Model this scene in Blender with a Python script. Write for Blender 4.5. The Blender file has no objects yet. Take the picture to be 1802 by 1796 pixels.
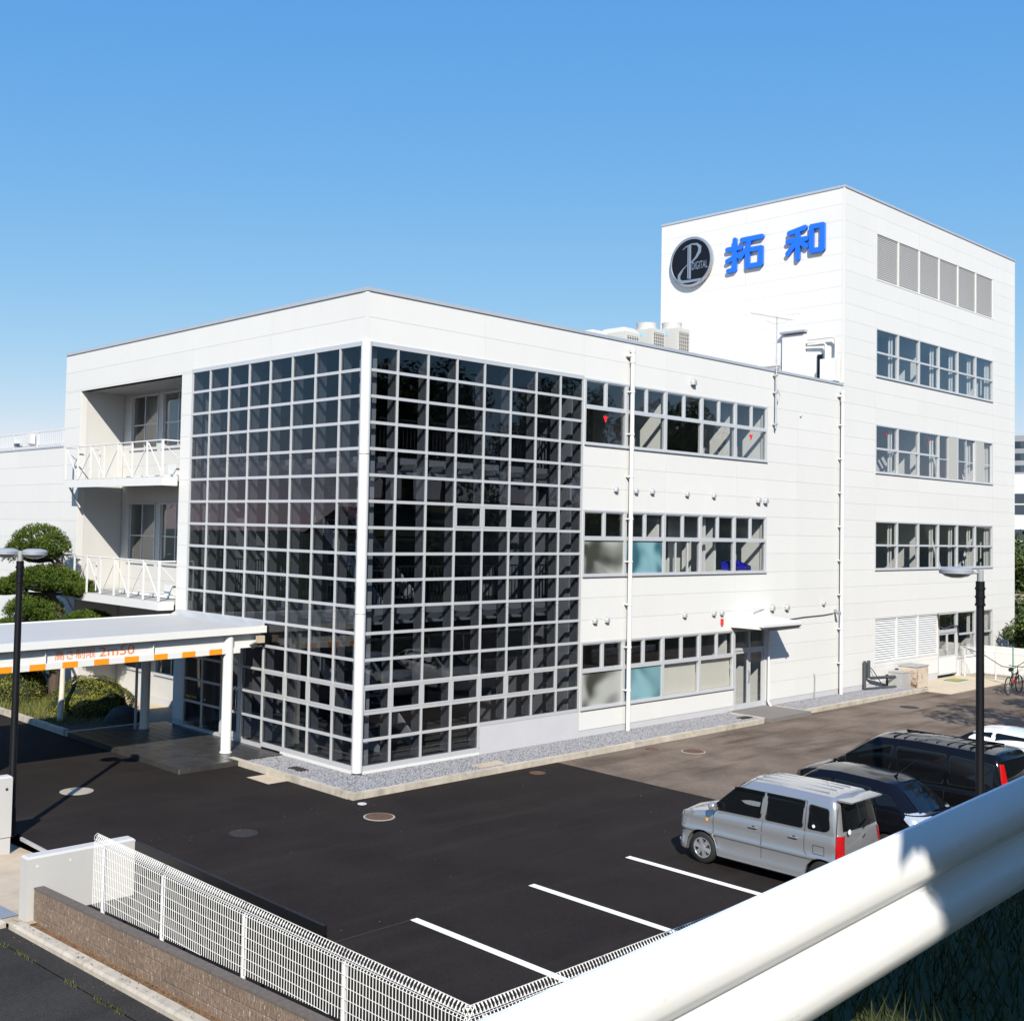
import bpy, bmesh, math, random
from mathutils import Vector, Matrix
random.seed(11)
R = math.radians
scene = bpy.context.scene
COL = scene.collection

# ------------------------------------------------------------------ camera
CAM = Vector((-16.9927, -21.1595, 5.7244))
AZ, PT, RL, FPX, PPX, PPY = 0.8243, 0.0396, 0.0207, 2005.7, 779.59, 847.18
fwd = Vector((math.cos(AZ)*math.cos(PT), math.sin(AZ)*math.cos(PT), math.sin(PT)))
rgt = Vector((math.sin(AZ), -math.cos(AZ), 0)); upv = rgt.cross(fwd)
r2 = rgt*math.cos(RL)+upv*math.sin(RL); u2 = -rgt*math.sin(RL)+upv*math.cos(RL)
cd = bpy.data.cameras.new('camera'); cam = bpy.data.objects.new('camera', cd); COL.objects.link(cam)
cam.matrix_world = Matrix(((r2.x, u2.x, -fwd.x, CAM.x), (r2.y, u2.y, -fwd.y, CAM.y), (r2.z, u2.z, -fwd.z, CAM.z), (0, 0, 0, 1)))
cd.sensor_fit = 'HORIZONTAL'; cd.sensor_width = 36.0; cd.lens = FPX/1802*36
cd.shift_x = (901-PPX)/1802; cd.shift_y = (PPY-898)/1802
cd.clip_start = 0.1; cd.clip_end = 3000
scene.camera = cam

# ------------------------------------------------------------------ sky, sun, exposure
SAZ, SEL = R(46.5), R(37.0)               # the light travels towards azimuth SAZ (from +X), down at SEL
w = bpy.data.worlds.new('World'); scene.world = w; w.use_nodes = True
nt = w.node_tree; bg = nt.nodes['Background']
sky = nt.nodes.new('ShaderNodeTexSky'); sky.sky_type = 'NISHITA'; sky.sun_disc = False
sky.sun_elevation = SEL; sky.sun_rotation = math.atan2(-math.cos(SAZ), -math.sin(SAZ))
sky.air_density = 1.0; sky.dust_density = 0.0; sky.ozone_density = 6.0; sky.altitude = 0
# the same colour response over the whole sky: compresses the bright blue as the photograph does
sp_ = nt.nodes.new('ShaderNodeSeparateColor'); cb_ = nt.nodes.new('ShaderNodeCombineColor'); nt.links.new(sky.outputs[0], sp_.inputs[0])
for i_, (k_, g_) in enumerate(((1.12, 1.12), (2.28, 0.60), (5.9, 0.17))):
    pw_ = nt.nodes.new('ShaderNodeMath'); pw_.operation = 'POWER'; pw_.inputs[1].default_value = g_; nt.links.new(sp_.outputs[i_], pw_.inputs[0])
    mu_ = nt.nodes.new('ShaderNodeMath'); mu_.operation = 'MULTIPLY'; mu_.inputs[1].default_value = k_; nt.links.new(pw_.outputs[0], mu_.inputs[0]); nt.links.new(mu_.outputs[0], cb_.inputs[i_])
nt.links.new(cb_.outputs[0], bg.inputs[0]); bg.inputs[1].default_value = 0.074
ld = bpy.data.lights.new('sun', 'SUN'); ld.energy = 5.0; ld.angle = R(0.53); ld.color = (1.0, 0.94, 0.83)
sun = bpy.data.objects.new('sun', ld); COL.objects.link(sun)
sd = Vector((math.cos(SAZ)*math.cos(SEL), math.sin(SAZ)*math.cos(SEL), -math.sin(SEL)))
sun.rotation_euler = sd.to_track_quat('-Z', 'Y').to_euler(); sun.location = (-40, -45, 45)
scene.view_settings.view_transform = 'Standard'; scene.view_settings.look = 'None'
scene.view_settings.exposure = 0.50; scene.view_settings.gamma = 1.0
scene.cycles.use_denoising = True
scene.cycles.max_bounces = 10; scene.cycles.diffuse_bounces = 1; scene.cycles.transparent_max_bounces = 16

# ------------------------------------------------------------------ materials
M = {}
def nodes(m): m.use_nodes = True; return m.node_tree.nodes, m.node_tree.links
def mat(name, col, rough=0.6, metal=0.0, var=0.0, scale=3.0, bump=0.0, bscale=30.0, spec=0.5, dirt=None, rnd=0.0, coat=0.0, stretch=None):
    m = bpy.data.materials.new(name); n, l = nodes(m); b = n['Principled BSDF']
    b.inputs['Roughness'].default_value = rough; b.inputs['Metallic'].default_value = metal
    b.inputs['Specular IOR Level'].default_value = spec
    if coat: b.inputs['Coat Weight'].default_value = coat; b.inputs['Coat Roughness'].default_value = 0.04
    geo = n.new('ShaderNodeNewGeometry'); src = geo.outputs['Position']
    if stretch:
        mp = n.new('ShaderNodeMapping'); mp.inputs['Scale'].default_value = stretch
        l.new(src, mp.inputs[0]); src = mp.outputs[0]
    c = n.new('ShaderNodeRGB'); c.outputs[0].default_value = (*col, 1); out = c.outputs[0]
    if dirt:
        dc, lo, hi, ds = dirt
        t = n.new('ShaderNodeTexNoise'); t.inputs['Scale'].default_value = ds; t.inputs['Detail'].default_value = 8; t.inputs['Roughness'].default_value = 0.65
        l.new(src, t.inputs['Vector'])
        rp = n.new('ShaderNodeMapRange'); rp.inputs[1].default_value = lo; rp.inputs[2].default_value = hi; l.new(t.outputs[0], rp.inputs[0])
        mx = n.new('ShaderNodeMix'); mx.data_type = 'RGBA'; l.new(rp.outputs[0], mx.inputs[0]); l.new(out, mx.inputs[6]); mx.inputs[7].default_value = (*dc, 1); out = mx.outputs[2]
    if var:
        t = n.new('ShaderNodeTexNoise'); t.inputs['Scale'].default_value = scale; t.inputs['Detail'].default_value = 6
        l.new(src, t.inputs['Vector'])
        rp = n.new('ShaderNodeMapRange'); rp.inputs[3].default_value = 1-var; rp.inputs[4].default_value = 1+var; rp.inputs[1].default_value = .25; rp.inputs[2].default_value = .75; l.new(t.outputs[0], rp.inputs[0])
        mx = n.new('ShaderNodeMix'); mx.data_type = 'RGBA'; mx.blend_type = 'MULTIPLY'; mx.inputs[0].default_value = 1
        l.new(out, mx.inputs[6]); l.new(rp.outputs[0], mx.inputs[7]); out = mx.outputs[2]
    if rnd:
        oi = n.new('ShaderNodeObjectInfo')
        rp = n.new('ShaderNodeMapRange'); rp.inputs[3].default_value = 1-rnd; rp.inputs[4].default_value = 1+rnd; l.new(oi.outputs['Random'], rp.inputs[0])
        mx = n.new('ShaderNodeMix'); mx.data_type = 'RGBA'; mx.blend_type = 'MULTIPLY'; mx.inputs[0].default_value = 1
        l.new(out, mx.inputs[6]); l.new(rp.outputs[0], mx.inputs[7]); out = mx.outputs[2]
    l.new(out, b.inputs['Base Color'])
    if bump:
        t = n.new('ShaderNodeTexNoise'); t.inputs['Scale'].default_value = bscale; t.inputs['Detail'].default_value = 4
        l.new(src, t.inputs['Vector'])
        bp = n.new('ShaderNodeBump'); bp.inputs['Strength'].default_value = bump; bp.inputs['Distance'].default_value = 0.02
        l.new(t.outputs[0], bp.inputs['Height']); l.new(bp.outputs[0], b.inputs['Normal'])
    M[name] = m; return m

def glass(name, tint, refl=1.0, wav=0.02, add=0.0):
    m = bpy.data.materials.new(name); n, l = nodes(m); n.remove(n['Principled BSDF']); o = n['Material Output']
    tr = n.new('ShaderNodeBsdfTransparent'); tr.inputs[0].default_value = (*tint, 1)
    gl = n.new('ShaderNodeBsdfGlossy'); gl.inputs['Roughness'].default_value = 0.0; gl.inputs[0].default_value = (refl, refl, refl, 1)
    fr = n.new('ShaderNodeFresnel'); bf = n.new('ShaderNodeNewGeometry'); im_ = n.new('ShaderNodeMapRange'); im_.inputs[3].default_value = 1.5; im_.inputs[4].default_value = 1/1.5; l.new(bf.outputs['Backfacing'], im_.inputs[0]); l.new(im_.outputs[0], fr.inputs[0])
    ad = n.new('ShaderNodeMath'); ad.operation = 'ADD'; ad.inputs[1].default_value = add; ad.use_clamp = True
    geo = n.new('ShaderNodeNewGeometry'); t = n.new('ShaderNodeTexNoise'); t.inputs['Scale'].default_value = 0.9; t.inputs['Detail'].default_value = 1
    l.new(geo.outputs['Position'], t.inputs['Vector'])
    bp = n.new('ShaderNodeBump'); bp.inputs['Strength'].default_value = wav; bp.inputs['Distance'].default_value = 0.1
    l.new(t.outputs[0], bp.inputs['Height']); l.new(bp.outputs[0], gl.inputs['Normal'])
    mx = n.new('ShaderNodeMixShader'); l.new(fr.outputs[0], ad.inputs[0]); l.new(ad.outputs[0], mx.inputs[0]); l.new(tr.outputs[0], mx.inputs[1]); l.new(gl.outputs[0], mx.inputs[2])
    l.new(mx.outputs[0], o.inputs[0]); M[name] = m

def asphalt(name, c0, c1, blot, rough, light=0.0):
    m = bpy.data.materials.new(name); n, l = nodes(m); b = n['Principled BSDF']; b.inputs['Roughness'].default_value = rough
    b.inputs['Specular IOR Level'].default_value = 0.10
    geo = n.new('ShaderNodeNewGeometry'); P = geo.outputs['Position']
    v = n.new('ShaderNodeTexVoronoi'); v.inputs['Scale'].default_value = 85; l.new(P, v.inputs['Vector'])
    t = n.new('ShaderNodeTexNoise'); t.inputs['Scale'].default_value = 0.55; t.inputs['Detail'].default_value = 8; t.inputs['Roughness'].default_value = .6; l.new(P, t.inputs['Vector'])
    mpg = n.new('ShaderNodeMapping'); mpg.inputs['Scale'].default_value = (0.35, 2.6, 1); mpg.inputs['Rotation'].default_value = (0, 0, R(25)); l.new(P, mpg.inputs[0])
    t2 = n.new('ShaderNodeTexNoise'); t2.inputs['Scale'].default_value = 0.8; t2.inputs['Detail'].default_value = 5; l.new(mpg.outputs[0], t2.inputs['Vector'])
    rp = n.new('ShaderNodeMapRange'); rp.inputs[1].default_value = .3; rp.inputs[2].default_value = .72; l.new(t.outputs[0], rp.inputs[0])
    mx = n.new('ShaderNodeMix'); mx.data_type = 'RGBA'; mx.inputs[6].default_value = (*c0, 1); mx.inputs[7].default_value = (*c1, 1); l.new(rp.outputs[0], mx.inputs[0])
    rp2 = n.new('ShaderNodeMapRange'); rp2.inputs[1].default_value = .52; rp2.inputs[2].default_value = .74; rp2.inputs[4].default_value = blot[1]; l.new(t2.outputs[0], rp2.inputs[0])
    mx2 = n.new('ShaderNodeMix'); mx2.data_type = 'RGBA'; l.new(mx.outputs[2], mx2.inputs[6]); mx2.inputs[7].default_value = (*blot[0], 1); l.new(rp2.outputs[0], mx2.inputs[0])
    sp = n.new('ShaderNodeMapRange'); sp.inputs[3].default_value = 0.6; sp.inputs[4].default_value = 1.6; l.new(v.outputs['Color'], sp.inputs[0])
    mx3 = n.new('ShaderNodeMix'); mx3.data_type = 'RGBA'; mx3.blend_type = 'MULTIPLY'; mx3.inputs[0].default_value = 0.55+light; l.new(mx2.outputs[2], mx3.inputs[6]); l.new(sp.outputs[0], mx3.inputs[7])
    l.new(mx3.outputs[2], b.inputs['Base Color'])
    bp = n.new('ShaderNodeBump'); bp.inputs['Strength'].default_value = 0.35; bp.inputs['Distance'].default_value = 0.006; l.new(v.outputs['Distance'], bp.inputs['Height']); l.new(bp.outputs[0], b.inputs['Normal'])
    M[name] = m

def leafmat(name, c0, c1, c2, scale=1.6):
    m = bpy.data.materials.new(name); n, l = nodes(m); b = n['Principled BSDF']; b.inputs['Roughness'].default_value = 0.55
    b.inputs['Specular IOR Level'].default_value = 0.25
    geo = n.new('ShaderNodeNewGeometry'); P = geo.outputs['Position']
    t = n.new('ShaderNodeTexNoise'); t.inputs['Scale'].default_value = scale; t.inputs['Detail'].default_value = 4; l.new(P, t.inputs['Vector'])
    t2 = n.new('ShaderNodeTexWhiteNoise'); l.new(geo.outputs['Random Per Island'], t2.inputs[0]); t2.noise_dimensions = '1D'
    l.new(geo.outputs['Random Per Island'], t2.inputs['W'])
    mth = n.new('ShaderNodeMath'); mth.operation = 'MULTIPLY_ADD'; mth.inputs[1].default_value = 0.55; l.new(t2.outputs[0], mth.inputs[0])
    s = n.new('ShaderNodeMath'); s.operation = 'MULTIPLY'; s.inputs[1].default_value = 0.5; l.new(t.outputs[0], s.inputs[0]); l.new(s.outputs[0], mth.inputs[2])
    rp = n.new('ShaderNodeValToRGB'); l.new(mth.outputs[0], rp.inputs[0])
    e = rp.color_ramp.elements; e[0].position = 0.2; e[0].color = (*c0, 1); e[1].position = 0.82; e[1].color = (*c2, 1)
    k = rp.color_ramp.elements.new(0.5); k.color = (*c1, 1)
    l.new(rp.outputs[0], b.inputs['Base Color'])
    try:
        b.inputs['Subsurface Weight'].default_value = 0.0
    except Exception: pass
    M[name] = m

mat('panel', (.650, .642, .622), .5, var=.016, scale=.6, rnd=.014, stretch=(1.6, 1.6, .3))
mat('wall_core', (.60, .60, .59), .7)
mat('white_paint', (.66, .655, .64), .42, var=.02, scale=4)
mat('white_metal', (.63, .63, .62), .38, var=.02, scale=5)
mat('plinth', (.49, .49, .51), .65, var=.03, scale=1.5, bump=.05)
mat('coping', (.50, .52, .55), .35, metal=.35, var=.04, scale=2)
mat('alu', (.58, .60, .63), .36, metal=.35, var=.03, scale=6)
mat('alu_grid', (.57, .575, .59), .38, metal=.3, var=.03, scale=6)
mat('alu_light', (.56, .57, .59), .36, metal=.25, var=.03, scale=6)
mat('alu_dark', (.36, .38, .41), .4, metal=.4)
mat('vent_metal', (.44, .44, .44), .4, metal=.3)
mat('interior', (.42, .43, .45), .8)
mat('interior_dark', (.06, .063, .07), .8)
mat('interior_white', (.74, .74, .72), .7)
mat('interior_floor', (.16, .155, .15), .5)
mat('fin', (.26, .265, .28), .45, metal=.1)
mat('steel_dark', (.05, .05, .055), .45, metal=.3)
mat('red', (.75, .02, .02), .5)
mat('orange', (.86, .27, .01), .5, var=.05)
mat('orange_text', (.80, .20, .03), .5, var=.1, scale=20)
mat('sign_blue', (.012, .135, .80), .35)
mat('sign_black', (.006, .006, .009), .35, spec=.3)
mat('sign_silver', (.42, .44, .47), .3, metal=.7)
mat('black_gate', (.006, .006, .007), .45)
mat('black_pole', (.005, .005, .006), .42, spec=.35)
mat('lamp_grey', (.36, .37, .39), .4, metal=.3)
mat('lamp_glass', (.55, .56, .56), .2)
mat('concrete', (.62, .60, .57), .75, var=.05, scale=2.5, bump=.08, dirt=((.45, .42, .38), .55, .8, 1.2))
mat('concrete_wall', (.47, .46, .445), .7, var=.035, scale=2.0, bump=.06, dirt=((.48, .46, .43), .6, .85, 1.5), stretch=(1, 1, .35))
mat('kerb', (.43, .385, .32), .85, var=.12, scale=5, bump=.25, bscale=40, dirt=((.25, .21, .16), .52, .75, 2.2), rnd=.08)
mat('apron', (.46, .375, .28), .85, var=.10, scale=3, bump=.15, bscale=60, dirt=((.30, .24, .18), .5, .78, .9))
mat('grating', (.33, .37, .42), .5, metal=.5, var=.1)
mat('block', (.185, .132, .096), .95, var=.45, scale=30, bump=1.0, bscale=60, dirt=((.50, .44, .37), .58, .70, 24.0), rnd=.10, stretch=(1, 1, .45))
mat('block_cap', (.115, .095, .082), .95, var=.2, scale=16, bump=.5, bscale=60)
mat('dirt', (.20, .115, .06), .95, var=.3, scale=8, bump=.5, bscale=40, dirt=((.09, .06, .035), .5, .7, 5))
asphalt('asphalt_new', (.0140, .0113, .0107), (.0215, .0176, .0163), ((.031, .0255, .0230), .45), .85, .25)
asphalt('asphalt_old', (.088, .068, .054), (.190, .150, .122), ((.050, .036, .027), .8), .9, .45)
asphalt('asphalt_road', (.026, .0245, .0235), (.042, .039, .036), ((.019, .0175, .0165), .5), .88, .4)
mat('line_white', (.78, .78, .76), .7, var=.08, scale=9, dirt=((.16, .15, .14), .63, .75, 11))
mat('road_line', (.80, .80, .78), .7, var=.06, scale=9)
mat('gravel', (.16, .16, .17), .95, var=.25, scale=60, bump=.9, bscale=90)
mat('stone', (.23, .23, .245), .9, var=.35, scale=25)
mat('tile', (.042, .040, .039), .34, var=.10, scale=6, rnd=.18)
mat('grout', (.40, .33, .24), .9)
mat('tan_paving', (.50, .42, .31), .85, var=.07, scale=2.5, bump=.1)
mat('soil', (.055, .042, .028), .95, var=.3, scale=5, bump=.5)
mat('grass_ground', (.045, .055, .018), .95, var=.35, scale=2.2, bump=.5, bscale=15)
mat('bark', (.075, .052, .038), .95, var=.35, scale=14, bump=.9, bscale=30, stretch=(1, 1, .3))
mat('prop_wood', (.58, .53, .46), .8, var=.12, scale=10, stretch=(1, 1, .3))
mat('rock', (.05, .05, .052), .9, var=.3, scale=4, bump=.6)
mat('manhole', (.23, .20, .17), .75, metal=.2, var=.15, scale=20, bump=.5, bscale=70)
mat('manhole_rust', (.10, .05, .028), .85, var=.2, scale=16, bump=.4, bscale=70)
mat('manhole_dark', (.020, .018, .0175), .8, var=.2, scale=16, bump=.4, bscale=70)
mat('manhole_concrete', (.33, .30, .255), .85, var=.08, scale=8, bump=.15)
mat('guard', (.76, .76, .755), .42, var=.05, scale=7, dirt=((.34, .31, .28), .63, .80, 15), bump=.05, bscale=20, stretch=(.35, 1, 1))
mat('bolt', (.33, .33, .34), .4, metal=.7)
mat('ac_white', (.52, .51, .475), .5, var=.02, rnd=.03)
mat('ac_dark', (.16, .15, .14), .7)
mat('ac_label', (.25, .58, .85), .5)
mat('crate', (.80, .62, .34), .6)
def frost(name, c0, c1, seed):
    m = bpy.data.materials.new(name); n, l = nodes(m); b = n['Principled BSDF']; b.inputs['Roughness'].default_value = .28
    geo = n.new('ShaderNodeNewGeometry'); mp = n.new('ShaderNodeMapping'); mp.inputs['Location'].default_value = (seed, 0, seed); l.new(geo.outputs['Position'], mp.inputs[0])
    t = n.new('ShaderNodeTexNoise'); t.inputs['Scale'].default_value = .75; t.inputs['Detail'].default_value = 1.0; t.inputs['Distortion'].default_value = .8; l.new(mp.outputs[0], t.inputs['Vector'])
    r_ = n.new('ShaderNodeMapRange'); r_.interpolation_type = 'SMOOTHSTEP'; r_.inputs[1].default_value = .34; r_.inputs[2].default_value = .66; l.new(t.outputs[0], r_.inputs[0])
    mx = n.new('ShaderNodeMix'); mx.data_type = 'RGBA'; mx.inputs[6].default_value = (*c0, 1); mx.inputs[7].default_value = (*c1, 1); l.new(r_.outputs[0], mx.inputs[0]); l.new(mx.outputs[2], b.inputs['Base Color']); M[name] = m
frost('frost_grey', (.045, .046, .036), (.36, .37, .35), 1.3); frost('frost_teal', (.030, .10, .13), (.20, .36, .40), 4.2)
mat('blind', (.78, .74, .64), .7, var=.03, scale=2, stretch=(1, 1, .2))
mat('screen', (.40, .40, .38), .7)
mat('bin_blue', (.03, .03, .50), .4)
mat('tyre', (.012, .012, .012), .75)
mat('rim', (.60, .61, .63), .28, metal=.75)
mat('rim_dark', (.03, .03, .03), .5)
mat('car_silver', (.37, .375, .385), .24, metal=.6, coat=.9, var=.01)
mat('car_black', (.004, .004, .005), .12, spec=.28)
mat('car_navy', (.004, .004, .006), .12, spec=.28)
mat('car_white', (.80, .80, .80), .25, coat=.8)
mat('car_glass', (.005, .006, .007), .04, spec=.4)
mat('car_trim', (.010, .010, .010), .5)
mat('chrome', (.75, .76, .78), .12, metal=1.0)
mat('lamp_clear', (.55, .58, .62), .1, metal=.5)
mat('lamp_red', (.36, .006, .008), .10, coat=.6)
mat('lamp_amber', (.8, .3, .02), .2)
mat('rubber_pipe', (.055, .06, .065), .6)
mat('galv', (.50, .50, .49), .5, metal=.4, var=.08, scale=8)
mat('rusty_box', (.50, .42, .34), .75, var=.06, scale=4, dirt=((.13, .055, .03), .56, .68, 3.0))
mat('bike_red', (.55, .01, .02), .3)
mat('green_pole', (.02, .20, .15), .6)
mat('door_mat', (.35, .26, .06), .95, var=.1, scale=20)
mat('far_white', (.74, .74, .74), .6)
mat('far_grey', (.30, .31, .34), .5)
mat('far_glass', (.03, .05, .07), .08, spec=.8)
mat('retain', (.33, .27, .215), .9, var=.15, scale=.8, dirt=((.15, .10, .075), .5, .75, .6), stretch=(1, 1, .25))
mat('house_cream', (.42, .33, .20), .8, var=.05)
mat('house_pink', (.50, .38, .36), .8, var=.05)
mat('house_roof', (.16, .05, .04), .7, var=.15, scale=5)
glass('glass', (.62, .635, .66), .85, .012, .0)
glass('glass_clear', (.89, .90, .905), 1.0, .01)
leafmat('pine_needles', (.018, .038, .005), (.055, .098, .011), (.150, .195, .026), 2.2)
leafmat('shrub_leaves', (.030, .042, .005), (.095, .105, .012), (.19, .18, .022), 2.0)
leafmat('tree_leaves', (.016, .030, .007), (.040, .062, .012), (.085, .110, .022), .5)
leafmat('grass_blades', (.04, .055, .010), (.10, .125, .022), (.24, .21, .07), 2.0)
leafmat('bank_blades_shaded', (.012, .018, .004), (.030, .040, .008), (.07, .07, .022), 2.0)  # grass blades darkened for the bank, its shade put into the colour
leafmat('fallen_leaves', (.08, .04, .018), (.16, .08, .035), (.24, .15, .06), 3.0)

# ------------------------------------------------------------------ mesh builder
WPOS = {}
def wp(o):
    return WPOS.get(o.name, Vector((0, 0, 0))) if o else Vector((0, 0, 0))
class MB:
    def __init__(s): s.v = []; s.f = []; s.sm = []
    def add(s, vs, fs):
        b = len(s.v); s.v += [tuple(p) for p in vs]; s.f += [tuple(b+i for i in f) for f in fs]; return s
    def box(s, x0, x1, y0, y1, z0, z1):
        if x0 > x1: x0, x1 = x1, x0
        if y0 > y1: y0, y1 = y1, y0
        if z0 > z1: z0, z1 = z1, z0
        return s.add([(x0, y0, z0), (x1, y0, z0), (x1, y1, z0), (x0, y1, z0), (x0, y0, z1), (x1, y0, z1), (x1, y1, z1), (x0, y1, z1)],
                     [(0, 3, 2, 1), (4, 5, 6, 7), (0, 1, 5, 4), (1, 2, 6, 5), (2, 3, 7, 6), (3, 0, 4, 7)])
    def obox(s, c, hx, hy, hz, m):
        vs = [Vector(c)+m @ Vector((a*hx, b*hy, d*hz)) for d in (-1, 1) for a, b in ((-1, -1), (1, -1), (1, 1), (-1, 1))]
        return s.add(vs, [(0, 3, 2, 1), (4, 5, 6, 7), (0, 1, 5, 4), (1, 2, 6, 5), (2, 3, 7, 6), (3, 0, 4, 7)])
    def bar(s, p0, p1, wd, hd, up=(0, 0, 1)):
        p0, p1 = Vector(p0), Vector(p1); d = (p1-p0); L = d.length; d.normalize()
        u = Vector(up); sdv = d.cross(u)
        if sdv.length < 1e-4: sdv = d.cross(Vector((1, 0, 0)))
        sdv.normalize(); u = sdv.cross(d)
        m = Matrix((d, sdv, u)).transposed()
        return s.obox((p0+p1)/2, L/2, wd/2, hd/2, m)
    def tube(s, pts, r, n=8, cap=True):
        pts = [Vector(p) for p in pts]; rs = r if isinstance(r, (list, tuple)) else [r]*len(pts)
        base = len(s.v); ref = None
        for i, p in enumerate(pts):
            d = (pts[min(i+1, len(pts)-1)]-pts[max(i-1, 0)]).normalized()
            if ref is None:
                ref = d.orthogonal().normalized()
            else:
                ref = (ref-d*ref.dot(d))
                ref = ref.normalized() if ref.length > 1e-5 else d.orthogonal().normalized()
            b = d.cross(ref)
            for k in range(n):
                a = 2*math.pi*k/n
                s.v.append(tuple(p+(ref*math.cos(a)+b*math.sin(a))*rs[i]))
        for i in range(len(pts)-1):
            for k in range(n):
                a, b2 = base+i*n+k, base+i*n+(k+1) % n
                s.f.append((a, b2, b2+n, a+n))
        if cap:
            s.f.append(tuple(base+k for k in reversed(range(n)))); s.f.append(tuple(base+(len(pts)-1)*n+k for k in range(n)))
        return s
    def lathe(s, prof, c, n=24, axis='Z', cap=True):
        c = Vector(c); base = len(s.v)
        for r, h in prof:
            for k in range(n):
                a = 2*math.pi*k/n; x, y = r*math.cos(a), r*math.sin(a)
                o = {'Z': (x, y, h), 'Y': (x, h, y), 'X': (h, x, y)}[axis]
                s.v.append(tuple(c+Vector(o)))
        for i in range(len(prof)-1):
            for k in range(n):
                a, b = base+i*n+k, base+i*n+(k+1) % n
                s.f.append((a, b, b+n, a+n))
        if cap:
            s.f.append(tuple(base+k for k in range(n))); s.f.append(tuple(base+(len(prof)-1)*n+k for k in range(n)))
        return s
    def extrude(s, poly, vec):
        n = len(poly); vec = Vector(vec); a = [Vector(p) for p in poly]; b = [p+vec for p in a]
        return s.add(a+b, [tuple(range(n)), tuple(reversed(range(n, 2*n)))]+[(i, i+n, (i+1) % n+n, (i+1) % n) for i in range(n)])
    def mesh(s, name, off=(0, 0, 0), smooth=False, ang=40, fix=True):
        me = bpy.data.meshes.new(name); off = Vector(off)
        me.from_pydata([tuple(Vector(p)-off) for p in s.v], [], s.f)
        if fix:
            bm = bmesh.new(); bm.from_mesh(me); bmesh.ops.recalc_face_normals(bm, faces=bm.faces); bm.to_mesh(me); bm.free()
        if smooth:
            me.shade_smooth()
            try: me.set_sharp_from_angle(angle=R(ang))
            except Exception: pass
        return me
    def build(s, name, m, parent=None, smooth=False, ang=40, local=False, fix=True, origin=None):
        off = Vector((0, 0, 0)) if local else (Vector(origin) if origin is not None else wp(parent))
        me = s.mesh(name, off, smooth, ang, fix); me.materials.append(M[m])
        o = bpy.data.objects.new(name, me); COL.objects.link(o); o.parent = parent
        if origin is not None and not local:
            o.location = Vector(origin)-wp(parent)
        WPOS[o.name] = Vector(off)
        return o
CACHE = {}
def piece(name, dims, m, parent, c, key=''):
    """a box piece that shares its mesh with alike pieces"""
    k = (name, m, tuple(round(d, 4) for d in dims))
    if k not in CACHE:
        b = MB(); hx, hy, hz = [d/2 for d in dims]; b.box(-hx, hx, -hy, hy, -hz, hz)
        me = b.mesh(name); me.materials.append(M[m]); CACHE[k] = me
    o = bpy.data.objects.new(name, CACHE[k]); COL.objects.link(o); o.parent = parent
    o.location = Vector(c)-wp(parent); WPOS[o.name] = Vector(c); return o
def tag(o, label, cat, group=None, kind=None):
    if label: o['label'] = label
    if cat: o['category'] = cat
    if group: o['group'] = group
    if kind: o['kind'] = kind
    return o
def thing(name, loc, label, cat, group=None, rz=0):
    o = bpy.data.objects.new(name, None); COL.objects.link(o); o.location = loc; o.rotation_euler = (0, 0, rz); o.empty_display_size = .3
    WPOS[o.name] = Vector(loc); return tag(o, label, cat, group)
def struct(o): o['kind'] = 'structure'; return o
def copy_tree(o, parent=None, loc=None, rz=None):
    c = o.copy(); COL.objects.link(c); c.parent = parent
    for ch in list(o.children): copy_tree(ch, c)
    if loc is not None: c.location = loc
    if rz is not None: c.rotation_euler = (0, 0, rz)
    return c

G = -0.26          # asphalt level
H = 0.63           # panel module
X1, X2, YL, YT = 23.0, 39.4, 16.45, 8.45
ZL, ZT = 18*H, 30*H

# facade maps: u along the wall, d depth inwards
def fR(u0, u1, d0, d1, z0, z1): return (u0, u1, d0, d1, z0, z1)
def fL(x0):
    def f(u0, u1, d0, d1, z0, z1): return (x0+d0, x0+d1, u0, u1, z0, z1)
    return f
def bx(mb, F, *a): mb.box(*F(*a))
def pc(name, F, m, parent, *a):
    x0, x1, y0, y1, z0, z1 = F(*a)
    return piece(name, (abs(x1-x0), abs(y1-y0), abs(z1-z0)), m, parent, ((x0+x1)/2, (y0+y1)/2, (z0+z1)/2))
def sub_rects(r, ops):
    out = [r]
    for o in ops:
        nx = []
        for a in out:
            u0, u1, z0, z1 = a; p0, p1, q0, q1 = o
            if p0 >= u1-1e-6 or p1 <= u0+1e-6 or q0 >= z1-1e-6 or q1 <= z0+1e-6: nx.append(a); continue
            m0, m1 = max(z0, q0), min(z1, q1)
            if z0 < m0: nx.append((u0, u1, z0, m0))
            if m1 < z1: nx.append((u0, u1, m1, z1))
            if u0 < p0: nx.append((u0, p0, m0, m1))
            if p1 < u1: nx.append((p1, u1, m0, m1))
        out = nx
    return [a for a in out if a[1]-a[0] > .03 and a[3]-a[2] > .03]
def facade(root, F, u0, u1, z0, z1, joints, ops, zoff=0.0, core=True, m='panel'):
    zs = [z0]; k = math.floor((z0-zoff)/H)+1
    while zoff+k*H < z1-.05: zs.append(zoff+k*H) if zoff+k*H > z0+.05 else None; k += 1
    zs.append(z1)
    us = [u0]+[j for j in joints if u0+.05 < j < u1-.05]+[u1]
    g = .0035
    for a, b in zip(us, us[1:]):
        for c, d in zip(zs, zs[1:]):
            for q in sub_rects((a, b, c, d), ops):
                pc('wall_panel', F, m, root, q[0]+g, q[1]-g, 0, .045, q[2]+g*.7, q[3]-g*.7)
    if core:
        mb = MB()
        for q in sub_rects((u0+.03, u1, z0, z1), ops): bx(mb, F, q[0], q[1], .022, .24, q[2], q[3])
        mb.build('wall', 'wall_core', root)

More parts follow.
